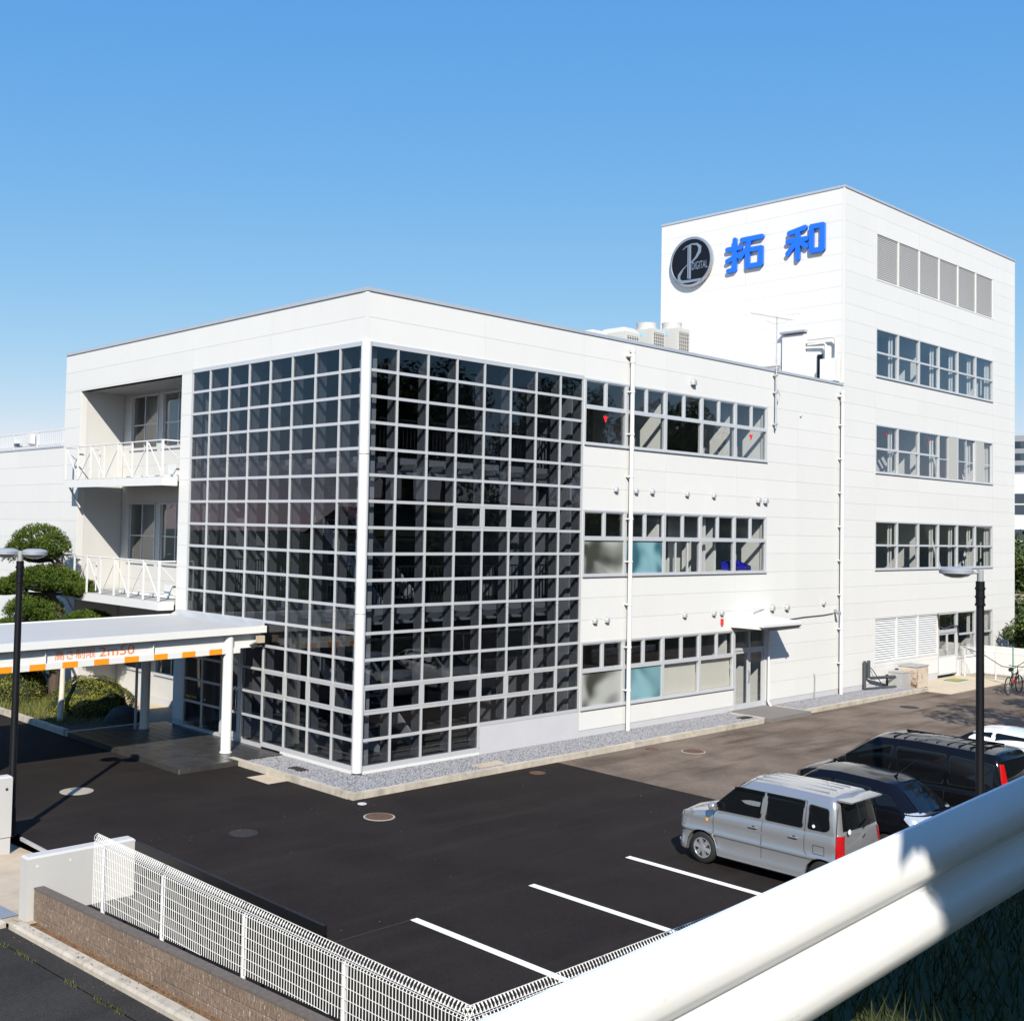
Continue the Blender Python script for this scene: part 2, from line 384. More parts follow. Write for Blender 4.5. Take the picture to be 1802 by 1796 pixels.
# ================================================================== GROUND
def sheet(name, x0, x1, y0, y1, z, m, n=1):
    mb = MB(); mb.add([(x0, y0, z), (x1, y0, z), (x1, y1, z), (x0, y1, z)], [(0, 1, 2, 3)])
    return struct(mb.build(name, m))
sheet('ground', -900, 900, -900, 900, -1.6, 'grass_ground')
# the lot: new black asphalt and the old browner asphalt beside it
mb = MB(); mb.add([(-7.95, -13.6, G), (4.95, -13.6, G), (5.2, -5, G), (5.45, 0.5, G), (5.45, 9, G), (-2.6, 9, G), (-2.6, 40, G), (-30, 40, G), (-30, 1.2, G), (-7.95, 1.2, G)], [tuple(range(10))])
struct(mb.build('asphalt_lot', 'asphalt_new'))
mb = MB(); mb.add([(4.95, -13.6, G), (48, -13.6, G), (48, 6, G), (5.45, 6, G), (5.45, .5, G), (5.2, -5, G)], [tuple(range(6))])
struct(mb.build('old_asphalt_yard', 'asphalt_old'))
def zr(y): return -.36+.050*(-4.16-y)           # the lower road climbs gently towards the camera
def strip(name, x0, x1, y0, y1, dz, m, n=8):
    mb = MB()
    for i in range(n+1):
        y = y0+(y1-y0)*i/n; mb.v += [(x0, y, zr(y)+dz), (x1, y, zr(y)+dz)]
    for i in range(n): mb.f.append((2*i, 2*i+1, 2*i+3, 2*i+2))
    return struct(mb.build(name, m))
strip('lower_road', -19, -10.32, 26, -12.5, 0, 'asphalt_road', 12)
strip('road_edge_line', -11.72, -11.57, 26, -12.5, .005, 'road_line', 12)
strip('road_gutter', -10.32, -9.97, -3.9, -12.5, .012, 'asphalt_road')
strip('verge_soil', -9.85, -9.5, -4.1, -12.5, .07, 'dirt')
strip('gate_apron', -10.0, -7.94, 1.5, -4.6, .085, 'apron')
strip('drain_cover', -10.02, -9.72, .6, -4.05, .096, 'grating')
# kerb stones along the lower road
kr = struct(MB().box(-9.96, -9.87, -12.5, -4.3, -.9, -.40).build('road_kerb', 'kerb'))
y = -4.35
while y > -12.4:
    L = .6; yc = y-L/2
    mb = MB()
    vs = []
    for yy in (y-.006, y-L+.006):
        z = zr(yy); vs += [(-10.0, yy, z-.1), (-9.84, yy, z-.1), (-9.84, yy, z+.115), (-9.97, yy, z+.105), (-10.0, yy, z+.07)]
    mb.add(vs, [(0, 1, 2, 3, 4), (9, 8, 7, 6, 5)]+[(i, i+5, (i+1) % 5+5, (i+1) % 5) for i in range(5)])
    mb.build('kerb_stone', 'kerb', kr); y -= L
# low ramp stones in front of the gate
for i, yy in enumerate((-3.95, -3.3, -2.65, -2.0)):
    z = zr(yy)
    MB().add([(-10.35, yy+.31, z+.01), (-10.0, yy+.31, z+.10), (-10.0, yy-.31, z+.10), (-10.35, yy-.31, z+.01), (-10.35, yy+.31, z-.2), (-10.0, yy+.31, z-.2), (-10.0, yy-.31, z-.2), (-10.35, yy-.31, z-.2)],
             [(0, 1, 2, 3), (7, 6, 5, 4), (0, 4, 5, 1), (1, 5, 6, 2), (2, 6, 7, 3), (3, 7, 4, 0)]).build('ramp_stone', 'kerb', kr)
# painted bay lines
for x in (-5.24, -2.6, 0.0, 2.6, 5.2, 7.8):
    struct(MB().box(x-.07, x+.07, -13.0, -8.0, G-.02, G+.005).build('parking_line', 'line_white'))
struct(MB().box(-7.6, -5.2, -8.02, -7.995, G-.02, G+.004).build('asphalt_seam', 'manhole_dark'))
# embankment of the upper road and the hillside behind it
mb = MB(); prof = [(-13.75, -.35), (-14.0, .10), (-16.0, 1.7), (-18.2, 3.6), (-19.0, 4.02), (-20.1, 4.08)]
xs = [-60, -30, -19.2, -9.7, 10, 60, 120]
for x in xs:
    for yy, zz in prof: mb.v.append((x, yy, zz+.041*(max(-25, min(15, x))+14)*(zz/4.1)))
n = len(prof)
for i in range(len(xs)-1):
    for k in range(n-1): mb.f.append((i*n+k, (i+1)*n+k, (i+1)*n+k+1, i*n+k+1))
struct(mb.build('embankment', 'grass_ground'))
mb = MB()
for x in xs:
    for yy, zz in ((-20.1, 4.09), (-22.1, 4.10), (-22.15, 4.16), (-40, 6.5), (-120, 9)): mb.v.append((x, yy, zz+.041*(max(-25, min(15, x))+14)))
for i in range(len(xs)-1): mb.f.append((i*5, (i+1)*5, (i+1)*5+1, i*5+1))
struct(mb.build('upper_path', 'asphalt_road', fix=False))
mb2 = MB(); mb2.v = list(mb.v)
for i in range(len(xs)-1):
    for k in range(1, 4): mb2.f.append((i*5+k, (i+1)*5+k, (i+1)*5+k+1, i*5+k+1))
struct(mb2.build('hillside', 'grass_ground', fix=False))

# gravel strip, kerb, step
mb = MB(); mb.box(-1.22, 15.42, -1.44, .1, -.5, -.155); mb.box(-1.22, .1, .1, 2.98, -.5, -.156); mb.box(18.05, 27.0, -1.34, .1, -.5, -.155)
o = struct(mb.build('gravel_bed', 'gravel'))
mb = MB(); rr = random.Random(3)
def stone(mb, x, y, z, s):
    a = rr.random()*6.28; ca, sa = math.cos(a)*s, math.sin(a)*s; k = .6+rr.random()*.5; h = s*(.5+.4*rr.random())
    mb.add([(x+ca, y+sa, z), (x-sa*k, y+ca*k, z), (x-ca, y-sa, z), (x+sa*k, y-ca*k, z), (x+s*.2, y, z+h)], [(0, 1, 4), (1, 2, 4), (2, 3, 4), (3, 0, 4)])
for i in range(26000):
    q = rr.random()
    if q < .62: x, y = rr.uniform(-1.2, 15.4), rr.uniform(-1.42, -.02)
    elif q < .72: x, y = rr.uniform(-1.2, -.02), rr.uniform(0, 2.95)
    else: x, y = rr.uniform(18.08, 26.9), rr.uniform(-1.3, -.02)
    stone(mb, x, y, -.157, rr.uniform(.014, .030))
tag(mb.build('loose_gravel', 'stone', fix=False), 'grey loose gravel in the strip along the white building', 'gravel', kind='stuff')
kb = struct(MB().box(-1.27, 15.4, -1.53, -1.46, -.6, -.30).build('kerb', 'kerb'))
x = -1.33
while x < 26.8:
    L = .6 if x > -1.2 else .3
    yk = -1.555 if x < 15.4 else -1.40
    if not (15.35 < x+.3 < 18.0):
        piece('kerb_stone', (L-.014, .15, .30), 'kerb', kb, (x+L/2, yk+.075+rr.uniform(-.006, .006), -.27+rr.uniform(-.005, .004)))
    x += L
y = -1.38
while y < 2.9:
    piece('kerb_stone', (.15, .586, .30), 'kerb', kb, (-1.275+rr.uniform(-.005, .005), y+.3, -.27+rr.uniform(-.005, .004))); y += .6
for x0 in (15.42, 18.0): piece('kerb_stone', (.12, 1.3, .28), 'kerb', kb, (x0, -.75, -.27))
struct(MB().box(15.5, 17.93, -1.62, .05, -.5, -.13).build('door_step', 'manhole_concrete'))
bpy.data.objects['door_step'].data.materials[0] = mat('step_grey', (.17, .155, .145), .7, var=.06, scale=4)
struct(MB().box(27.05, 34.2, -2.3, .1, -.6, -.235).build('tan_pad', 'tan_paving'))
struct(MB().box(-1.35, 0, 0, 0, 0, 0).add([(-1.9, .85, G+.006), (-1.32, .85, G+.006), (-1.32, 1.75, G+.006), (-1.9, 1.75, G+.006)], [(0, 1, 2, 3)]).build('concrete_patch', 'apron', fix=False))
# planting bed, kerb, paving of the recess
struct(MB().box(-2.85, -.35, 9.3, 40, -.9, -.17).build('planting_bed', 'soil'))
struct(MB().box(-.35, 1.7, 8.62, 40, -.9, -.20).build('recess_paving', 'tan_paving'))
kb2 = struct(MB().box(-2.97, -2.9, 9.1, 40, -.8, -.3).build('bed_kerb', 'kerb'))
y = 9.2
while y < 26:
    piece('kerb_stone', (.15, .586, .30), 'kerb', kb2, (-2.93, y+.3, -.25+rr.uniform(-.006, .006))); y += .6
# tiled entrance platform
pl = struct(MB().box(-2.98, -.02, 2.98, 9.2, -.55, -.142).build('entrance_platform', 'grout'))
for i in range(10):
    for j in range(20):
        piece('tile', (.278, .280, .02), 'tile', pl, (-2.98+.15+.298*i, 2.98+.15+.3*j+.0, -.14+rr.uniform(-.0006, .0006)))
for i in range(10): piece('edge_tile', (.292, .02, .12), 'tile', pl, (-2.98+.15+.298*i, 2.974, -.195))
for j in range(20): piece('edge_tile', (.02, .292, .12), 'tile', pl, (-2.986, 2.98+.15+.3*j, -.195))
# manholes and small lids
def manhole(x, y, r, m, label, m2=None):
    o = MB().lathe([(r, -.03), (r, .006), (r*.93, .008)], (x, y, G), 28).build('manhole_ring', m2 or m, None)
    o.name = 'manhole_cover'; tag(o, label, 'manhole', 'manhole covers in the yard')
    WPOS[o.name] = Vector((0, 0, 0))
    MB().lathe([(r*.88, .0), (r*.88, .0125), (r*.84, .0145)], (x, y, G), 28).build('lid', m, o)
    MB().box(x-.04, x+.04, y+r*.5, y+r*.5+.05, G+.013, G+.018).build('lift_hole', 'steel_dark', o)
manhole(-5.59, 2.84, .36, 'manhole_concrete', 'pale concrete manhole cover crossed by the lamp shadow')
manhole(-1.76, -2.97, .33, 'manhole_rust', 'brown ringed manhole cover in black asphalt near building corner', 'manhole_concrete')
manhole(-4.6, -2.3, .28, 'manhole_dark', 'dark manhole cover barely seen in black asphalt')
manhole(9.44, -2.87, .33, 'manhole_rust', 'rusty manhole cover with pale ring in the old asphalt', 'manhole_concrete')
manhole(22.5, -2.81, .32, 'manhole_dark', 'dark manhole cover in old asphalt near the tower')
manhole(4.0, -2.1, .20, 'manhole_rust', 'small rust red lid beside the kerb', None)
manhole(8.8, -1.95, .18, 'manhole_rust', 'small brown lid beside the kerb left of the door step', None)
def lid(x, y, z, a, b, m, label, cat='drain lid'):
    o = MB().box(x-a, x+a, y-b, y+b, z-.05, z+.02).build('drain_lid', m); tag(o, label, cat); MB().box(x-a*.75, x+a*.75, y-b*.75, y+b*.75, z, z+.026).build('lid_plate', m, o)
lid(-.70, 1.35, -.155, .13, .26, 'manhole_dark', 'dark square drain lid in gravel by the tiled platform')
lid(3.35, -1.05, -.15, .42, .16, 'apron', 'pale concrete drain lid in the gravel strip')
lid(15.0, -.95, -.15, .28, .13, 'manhole_dark', 'dark drain lid in gravel beside the side door step')
tag(MB().lathe([(.10, 0), (.10, .012), (.09, .014)], (-1.35, -1.9, G), 16).build('survey_marker', 'lamp_glass'), 'small pale blue round marker on asphalt by kerb corner', 'marker')

# ================================================================== OFFICE BUILDING (three storeys, glass corner)
OB = thing('office_building', (0, 0, G), 'white three storey office building with a glass grid corner', 'building')
NJ = [4, 8, 11.94, 15.87, 19.73]
opsR = [(0, 8.0, -.3, 16*H), (8.05, 17.72, 13*H, 16*H), (8.05, 17.72, 7*H, 10*H), (8.05, 15.80, H, 4*H), (15.80, 17.70, -.12, 4*H)]
facade(OB, fR, 0.0, X1-.006, .03, ZL, NJ, opsR)
RY0, RY1 = 8.60, 15.25
FL0 = fL(0.0)
opsL = [(0, 8.0, -.3, 16*H), (RY0, RY1, -.3, 16*H-.05)]
facade(OB, FL0, .05, YL, .03, ZL, [4, 8, 11.9], opsL)
# plinth
for q in ((8.0, 15.80, .012, .3, -.5, .035), (17.70, 23.68, .012, .3, -.5, .034), (.012, .3, 7.9, 8.6, -.5, .03), (.012, .3, 15.25, YL, -.5, .03)): MB().box(*q).build('plinth', 'plinth', OB)
MB().box(4.06, 8.0, -.012, .22, -.3, H-.02).build('sill_wall', 'plinth', OB)
MB().box(-.02, 4.03, -.03, .2, -.3, -.09).build('base_curb', 'white_paint', OB)
MB().box(-.03, .2, 0.05, 3.1, -.3, -.085).build('base_curb', 'white_paint', OB)
# closing walls, roof, parapet coping
mb = MB(); mb.box(.05, X1, YL-.25, YL-.02, -.3, ZL-.02); mb.box(X1-.25, X1-.02, YT, YL-.3, -.3, ZL-.02); mb.build('rear_wall', 'wall_core', OB)
MB().box(.2, X1+.0, .2, YL-.2, 10.72, 10.92).build('roof_deck', 'concrete', OB)
def coping(root, segs, z, wd=.16, nm='coping'):
    for (x0, y0, x1, y1) in segs:
        L = math.hypot(x1-x0, y1-y0); n = max(1, round(L/2.4))
        for i in range(n):
            a, b = i/n, (i+1)/n
            xa, ya, xb, yb = x0+(x1-x0)*a, y0+(y1-y0)*a, x0+(x1-x0)*b, y0+(y1-y0)*b
            if abs(x1-x0) > abs(y1-y0): piece(nm, (abs(xb-xa)-.01, wd, .09), 'coping', root, ((xa+xb)/2, y0, z))
            else: piece(nm, (wd, abs(yb-ya)-.01, .09), 'coping', root, (x0, (ya+yb)/2, z))
coping(OB, [(-.03, .05, X1-.05, .05), (.05, .14, .05, YL)], ZL+.035)
# panel corner trim
MB().box(-.012, .07, -.012, .07, 16*H+.01, ZL-.02).build('corner_trim', 'panel', OB)
# floors, ceilings and room walls
for z in (-.13, 6*H-.10, 12*H-.10):
    mb = MB(); mb.box(8.2, X1-.3, .26, 7.2, z-.28, z); mb.build('floor_slab', 'interior_floor', OB)
    if z > 0: MB().box(8.2, X1-.3, .27, 7.2, z-.75, z-.72).build('ceiling', 'interior', OB)
MB().box(8.2, X1-.3, .27, 7.2, 10.30, 10.34).build('ceiling', 'interior', OB)
MB().box(8.0, X1-.3, 5.4, 5.6, -.1, 10.6).build('inner_wall', 'interior', OB)
for x in (8.02, 19.5): MB().box(x, x+.16, .26, 5.4, -.1, 10.6).build('inner_wall', 'interior_white', OB)
for x, z0, z1, y1 in ((12.02, 12*H-.1, 10.3, 3.0), (15.95, 12*H-.1, 10.3, 1.6), (17.76, 12*H-.1, 10.3, 2.6), (15.0, 6*H-.1, 6.9, 2.0), (17.76, 6*H-.1, 6.9, 2.6), (14.4, 6*H-.1, 6.9, 1.1), (11.9, 6*H-.1, 6.9, 3.0), (16.9, -.12, 2.9, 3.0), (17.76, -.12, 2.9, 3.0), (15.7, -.12, 2.9, 3.0)):
    MB().box(x, x+.12, .27, y1, z0, z1).build('partition', 'interior_white', OB)
MB().box(13.9, 14.9, 1.3, 1.4, 6*H-.1, 6.9).build('partition', 'interior_white', OB)

def window(root, F, u0, u1, z0, z1, kind='office', pane='glass_clear', low=None, name='window'):
    mb = MB(); t = .055
    for a in ((u0, u1, z0, z0+t), (u0, u1, z1-t, z1)): bx(mb, F, a[0], a[1], -.018, .10, a[2], a[3])
    for a in ((u0, u0+t), (u1-t, u1)): bx(mb, F, a[0], a[1], -.016, .10, z0+t, z1-t)
    bx(mb, F, u0-.01, u1+.01, -.05, .03, z0-.035, z0-.002)
    if kind == 'office':
        zt = z0+(z1-z0)*.56; um = (u0+u1)/2
        bx(mb, F, u0+t, u1-t, -.012, .09, zt-.045, zt+.045); bx(mb, F, um-.04, um+.04, -.010, .09, zt+.045, z1-t)
        wn = mb.build(name, 'alu_light', root)
        for a, b in ((u0+t, um-.04), (um+.04, u1-t)):
            s = MB(); q = .035
            for c in ((a, b, zt+.045, zt+.045+q), (a, b, z1-t-q, z1-t)): bx(s, F, c[0]+.002, c[1]-.002, .004, .06, c[2]+.002, c[3]-.002)
            for c in ((a, a+q), (b-q, b)): bx(s, F, c[0]+.003, c[1]-.003, .006, .058, zt+.045+q, z1-t-q)
            s.build('sash', 'alu', wn)
            pc('pane', F, pane, wn, a+q, b-q, .03, .036, zt+.045+q, z1-t-q)
        pc('pane', F, low or pane, wn, u0+t, u1-t, .03, .036, z0+t, zt-.045)
    elif kind == 'tower':
        zt = (z0+z1)/2; bx(mb, F, u0+t, u1-t, -.012, .09, zt-.04, zt+.04)
        wn = mb.build(name, 'alu_light', root)
        pc('pane', F, pane, wn, u0+t, u1-t, .03, .036, z0+t, zt-.04); pc('pane', F, pane, wn, u0+t, u1-t, .03, .036, zt+.04, z1-t)
    elif kind == 'slide':
        um = (u0+u1)/2; zt = z0+(z1-z0)*.45
        wn_m = mb
        for a, b, d in ((u0+t, um+.02, .01), (um-.02, u1-t, .05)):
            for c in ((a, a+.045), (b-.045, b)): bx(mb, F, c[0], c[1], d, d+.035, z0+t, z1-t)
            bx(mb, F, a+.045, b-.045, d+.004, d+.03, zt-.02, zt+.02)
        wn = mb.build(name, 'alu_light', root)
        for a, b, d in ((u0+t, um+.02, .01), (um-.02, u1-t, .05)):
            pc('pane', F, pane, wn, a+.045, b-.045, d+.014, d+.02, z0+t, zt-.02); pc('pane', F, pane, wn, a+.045, b-.045, d+.014, d+.02, zt+.02, z1-t)
    elif kind == 'triple':
        zt = z0+(z1-z0)*.56; um = (u0+u1)/2
        return None
    return wn
def red_mark(wn, F, u, z, s=.13):
    mb = MB()
    a = F(u-s*.55, u+s*.55, .018, .024, z-s, z)
    x0, x1, y0, y1, z0, z1 = a
    if x1-x0 > y1-y0: mb.extrude([(x0, y0, z1), (x1, y0, z1), ((x0+x1)/2, y0, z0)], (0, y1-y0, 0))
    else: mb.extrude([(x0, y0, z1), (x0, y1, z1), (x0, (y0+y1)/2, z0)], (x1-x0, 0, 0))
    mb.build('warning_triangle', 'red', wn)
WU = [8.05+i*1.934 for i in range(6)]
for i in range(5):
    a, b = WU[i]+.004, WU[i+1]-.004
    wn = window(OB, fR, a, b, 13*H, 16*H, 'office', 'glass_clear')
    if i in (0, 4): red_mark(wn, fR, (a+b)/2, 13*H+.86, .2)
    low = ['frost_grey', 'frost_teal', None, None, None][i]
    wn = window(OB, fR, a, b, 7*H, 10*H, 'office', 'glass_clear', low)
    if i == 2:
        for q in (.33, .66): MB().box(a+(b-a)*q-.03, a+(b-a)*q+.03, .02, .08, 7*H+.055, 7*H+1.0).build('glazing_bar', 'alu_light', wn)
WU1 = [8.05+i*1.9375 for i in range(5)]
for i in range(4):
    a, b = WU1[i]+.004, WU1[i+1]-.004
    wn = window(OB, fR, a, b, H, 4*H, 'office', 'glass_clear', ['frost_grey', 'frost_teal', None, None][i])
    if i > 1: MB().box(a+.06, b-.06, .12, .14, H+.05, H+1.03).build('roller_blind', 'blind', wn)
# side door with fanlight
mb = MB(); t = .06
for a in ((15.81, 15.87), (17.63, 17.69)): mb.box(a[0], a[1], -.02, .1, -.12, 4*H-.005)
mb.box(15.87, 17.63, -.018, .1, 4*H-.065, 4*H-.005); mb.box(15.87, 17.63, -.018, .1, 1.82, 1.9); mb.box(16.72, 16.78, -.016, .1, 1.9, 4*H-.065)
mb.box(15.87, 17.63, -.018, .1, -.12, -.08)
dr = mb.build('door', 'alu_light', OB)
for a, b in ((15.88, 16.745), (16.755, 17.62)):
    mb = MB()
    mb.box(a, b, .01, .06, -.075, .06); mb.box(a, b, .01, .06, 1.72, 1.815)
    mb.box(a, a+.09, .012, .058, .06, 1.72); mb.box(b-.09, b, .012, .058, .06, 1.72)
    lf = mb.build('door_leaf', 'alu_light', dr)
    piece('pane', (b-a-.18, .006, 1.66), 'glass_clear', dr, ((a+b)/2, .035, .89))
piece('pane', (.85, .006, .55), 'glass_clear', dr, (16.295, .035, 2.177)); piece('pane', (.85, .006, .55), 'glass_clear', dr, (17.205, .035, 2.177))
MB().tube([(16.69, .0, .75), (16.69, -.06, .78), (16.69, -.06, 1.1), (16.69, 0, 1.13)], .014, 8).build('handle', 'alu_dark', dr)
# canopy over the side door
mb = MB()
mb.add([(15.62, .0, 2.62), (18.05, 0, 2.62), (18.05, -1.12, 2.62), (15.62, -1.12, 2.62), (15.62, 0, 2.90), (18.05, 0, 2.90), (18.05, -1.12, 2.80), (15.62, -1.12, 2.80)],
       [(0, 1, 2, 3), (7, 6, 5, 4), (0, 4, 5, 1), (1, 5, 6, 2), (2, 6, 7, 3), (3, 7, 4, 0)])
cn = mb.build('door_canopy', 'white_paint', OB)
MB().box(15.57, 18.10, -1.24, -1.125, 2.70, 2.78).build('gutter', 'white_metal', cn)
MB().tube([(17.97, -1.18, 2.70), (17.97, -1.18, 2.62), (17.80, -.1, 2.42), (17.80, -.09, 2.3), (17.80, -.09, .0), (17.80, -.2, -.14)], .038, 10).build('gutter_pipe', 'white_metal', cn, smooth=True)
# downpipes
def downpipe(root, x, ztop, zb):
    mb = MB().tube([(x, -.13, zb), (x, -.13, ztop)], .065, 14)
    o = mb.build('downpipe', 'white_metal', root, smooth=True)
    s = MB()
    s.lathe([(.085, -.09), (.085, .09)], (x, -.13, ztop-.25), 14); s.lathe([(.08, 0), (.08, .1)], (x, -.13, ztop-.02), 14)
    s.tube([(x-.02, -.13, ztop-.12), (x-.16, -.05, ztop-.12), (x-.16, .03, ztop-.12)], .05, 10)
    s.build('pipe_head', 'white_metal', o, smooth=True)
    z = ztop-1.2
    while z > zb+.3:
        k = MB(); k.lathe([(.078, -.03), (.078, .03)], (x, -.13, z), 14); k.box(x-.11, x-.06, -.15, .0, z-.02, z+.02); k.build('pipe_bracket', 'white_metal', o); z -= 1.26
downpipe(OB, 10.08, 11.05, -.2); downpipe(OB, 22.72, 11.02, -.2)
# wall vents
def vent(root, x, z, s=1.0):
    r = .082*s; mb = MB(); pr = []
    mb.lathe([(r*1.15, -.012), (r*1.15, 0.0)], (x, 0, z), 14, 'Y')
    vs = []; n = 8
    for i in range(n+1):
        a = math.pi*i/n
        vs.append((x-r*math.cos(a), -.0, z+r*math.sin(a)))
    full = [(x-r, 0, z-r*.9)]+vs+[(x+r, 0, z-r*.9)]
    rings = [full, [(x+(p[0]-x)*.97, -r*.75, z+(p[2]-z)*.95) for p in full], [(x+(p[0]-x)*.72, -r*1.1, z+(p[2]-z)*(.66 if p[2] > z else .95)) for p in full]]
    b = len(mb.v); m = len(full)
    for rg in rings: mb.v += rg
    for i in range(2):
        for k in range(m-1): mb.f.append((b+i*m+k, b+i*m+k+1, b+(i+1)*m+k+1, b+(i+1)*m+k))
    mb.f.append(tuple(b+2*m+k for k in range(m)))
    mb.build('vent_hood', 'vent_metal', root, smooth=True, ang=60)
for x, z, s in ((13.3, 10.48, 1.35), (9.5, 6.93, 1), (10.45, 6.92, 1), (11.25, 6.93, 1), (13.05, 6.92, 1), (14.52, 6.92, 1), (17.15, 6.85, 1.3), (17.6, 6.85, 1.3),
                (8.62, 3.12, 1), (9.17, 3.12, 1), (13.0, 3.12, 1), (14.6, 3.12, 1), (15.05, 3.12, 1), (18.1, 3.18, 1.25), (19.05, 3.17, 1.25), (21.6, 3.24, 1), (19.9, 9.95, .55)):
    vent(OB, x, z, s)
tag(MB().box(15.02, 15.10, -.07, 0, 2.72, 2.92).build('alarm_lamp', 'red', OB), None, None)
MB().tube([(18.12, -.02, 2.74), (18.9, -.03, 2.72), (20.2, -.03, 2.78), (21.6, -.03, 2.80), (22.3, -.03, 2.84)], .014, 6).build('cable', 'steel_dark', OB)
mb = MB(); mb.box(22.36, 22.50, -.06, 0, 2.86, 2.98); mb.tube([(22.42, -.06, 2.9), (22.30, -.28, 2.84)], [.05, .075], 10); mb.build('floodlight', 'alu_dark', OB)
MB().tube([(20.95, -.02, .75), (20.95, -.07, .7), (20.95, -.07, -.15)], .016, 6).build('tap_pipe', 'galv', OB)
MB().tube([(17.6, -.02, 3.15), (17.0, -.06, 3.1), (16.9, -.10, 3.1), (16.9, -.10, 3.2)], .012, 6).build('conduit', 'galv', OB)

# ------------------------------------------------------------------ glass grid walls
def grid_wall(F, side):
    zt = 16*H
    base = MB(); bx(base, F, .12, 8.0, -.022, .10, zt-.06, zt+.05)
    gw = base.build('glass_wall', 'alu_grid', OB)
    if side == 'R': sills = [(.12, 4.03, -.09, .03), (4.03, 8.0, H-.05, H+.035), (3.99, 4.05, .03, H-.05)]
    else: sills = [(.12, 4.0, -.085, .03), (4.0, 8.0, -.13, -.05)]
    for q in sills: pc('sill', F, 'alu_grid', gw, q[0], q[1], -.02, .10, q[2], q[3])
    for i in range(1, 9):
        zb = .03
        if side == 'R' and i > 4: zb = H+.035
        if side == 'L' and i > 4: zb = -.05
        u = i if i < 8 else 7.965
        segs = [(zb, zt-.06)] if not (side == 'L' and i >= 4) else [(zb, 2.50), (3.12, zt-.06)]
        for a, b in segs:
            cuts = [a]+[z for z in (5.85*1+.0-.0, 9.36-2.0) if a+.3 < z < b-.3]
            cuts = [a]+[z for z in (3.62, 7.42) if a+.3 < z < b-.3]+[b]
            for c, d in zip(cuts, cuts[1:]): pc('mullion', F, 'alu_grid', gw, u-.026, u+.026, -.022, .06, c+.004, d-.004)
            # steel fin behind each mullion
            pc('fin', F, 'fin', gw, u-.02, u+.02, .12, .30, a, b)
            pc('fin', F, 'fin', gw, u-.035, u+.035, .30, .32, a, b)
    for k in range(1, 16):
        z = k*H
        u1 = 7.935
        if side == 'R' and k == 1: u1 = 3.97
        if side == 'L' and k == 4:
            pc('transom', F, 'alu_grid', gw, .13, 3.97, -.012, .06, z-.036, z+.036); continue
        if side == 'L' and k < 5:
            us = [.13]+[i for i in range(1, 4)]+[3.97]
            pc('transom', F, 'alu_grid', gw, .13, 3.97, -.012, .06, z-.036, z+.036)
            pc('transom', F, 'alu_grid', gw, 4.03, 7.93, -.012, .06, z-.03, z+.03); continue
        pc('transom', F, 'alu_grid', gw, .13, u1, -.012, .06, z-.036, z+.036)
    for i in range(8):
        for k in range(16):
            u0, u1 = i+.026, i+.974; z0, z1 = k*H+.036, (k+1)*H-.036
            if i == 0: u0 = .14
            if i == 7: u1 = 7.935
            if k == 0: z0 = .03
            if k == 15: z1 = zt-.06
            if side == 'R' and k == 0 and i > 3: continue
            if side == 'L' and i > 3 and k == 4: continue
            pc('pane', F, 'glass', gw, u0, u1, .012, .016, z0, z1)
            sash = (k == 2 and not (side == 'L' and i > 3) and not (side == 'R' and i == 7)) or (side == 'R' and k == 9 and 3 <= i <= 6)
            if sash:
                s = MB(); q = .04
                bx(s, F, u0+.012, u1-.012, -.018, .010, z0+.006, z0+.006+q); bx(s, F, u0+.012, u1-.012, -.018, .010, z1-.006-q, z1-.006)
                bx(s, F, u0+.012, u0+.012+q, -.017, .009, z0+.006+q, z1-.006-q); bx(s, F, u1-.012-q, u1-.012, -.017, .009, z0+.006+q, z1-.006-q)
                s.build('sash', 'alu_grid', gw)
    return gw
gwR = grid_wall(fR, 'R'); gwL = grid_wall(FL0, 'L')
# round corner post
mb = MB().lathe([(.13, -.10), (.13, 3.62-.006)], (.03, .03, 0), 20); mb.lathe([(.13, 3.626), (.13, 7.41)], (.03, .03, 0), 20); mb.lathe([(.13, 7.425), (.13, 16*H+.03)], (.03, .03, 0), 20)
mb.build('corner_post', 'white_metal', OB, smooth=True)
# corner column behind the glass
MB().box(.22, .52, .22, .52, -.1, 10.4).build('column', 'interior_white', OB)
# atrium floors, back walls, railings
for z in (6*H-.12, 12*H-.12):
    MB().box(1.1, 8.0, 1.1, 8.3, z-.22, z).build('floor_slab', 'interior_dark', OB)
    MB().box(1.05, 8.0, 1.0, 1.1, z-.42, z+.02).build('edge_beam', 'interior', OB); MB().box(1.0, 1.1, 1.1, 8.3, z-.42, z+.02).build('edge_beam', 'interior', OB)
    for i in range(8):
        for F in (fR, FL0): pc('bracket', F, 'fin', OB, i+.97, i+1.03, .43, 1.0, z-.30, z-.16)
    mb = MB(); mb.box(1.15, 7.9, 1.17, 1.21, z+1.0, z+1.04); mb.box(1.17, 1.21, 1.25, 8.2, z+1.0, z+1.04)
    for i in range(52):
        mb.box(1.2+i*.13, 1.22+i*.13, 1.18, 1.20, z, z+1.0); mb.box(1.18, 1.20, 1.3+i*.13, 1.32+i*.13, z, z+1.0)
    mb.build('inner_railing', 'steel_dark', OB)
MB().box(.2, 8.0, .2, 8.3, -.3, -.10).build('floor_slab', 'interior_floor', OB)
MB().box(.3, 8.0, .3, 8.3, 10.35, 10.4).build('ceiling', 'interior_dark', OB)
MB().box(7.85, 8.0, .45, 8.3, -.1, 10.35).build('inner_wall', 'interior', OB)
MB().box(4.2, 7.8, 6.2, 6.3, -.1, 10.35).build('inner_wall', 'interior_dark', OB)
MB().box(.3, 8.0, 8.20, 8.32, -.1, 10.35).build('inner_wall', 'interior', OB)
MB().box(4.2, 4.3, 6.3, 8.2, -.1, 10.35).build('inner_wall', 'interior_dark', OB)
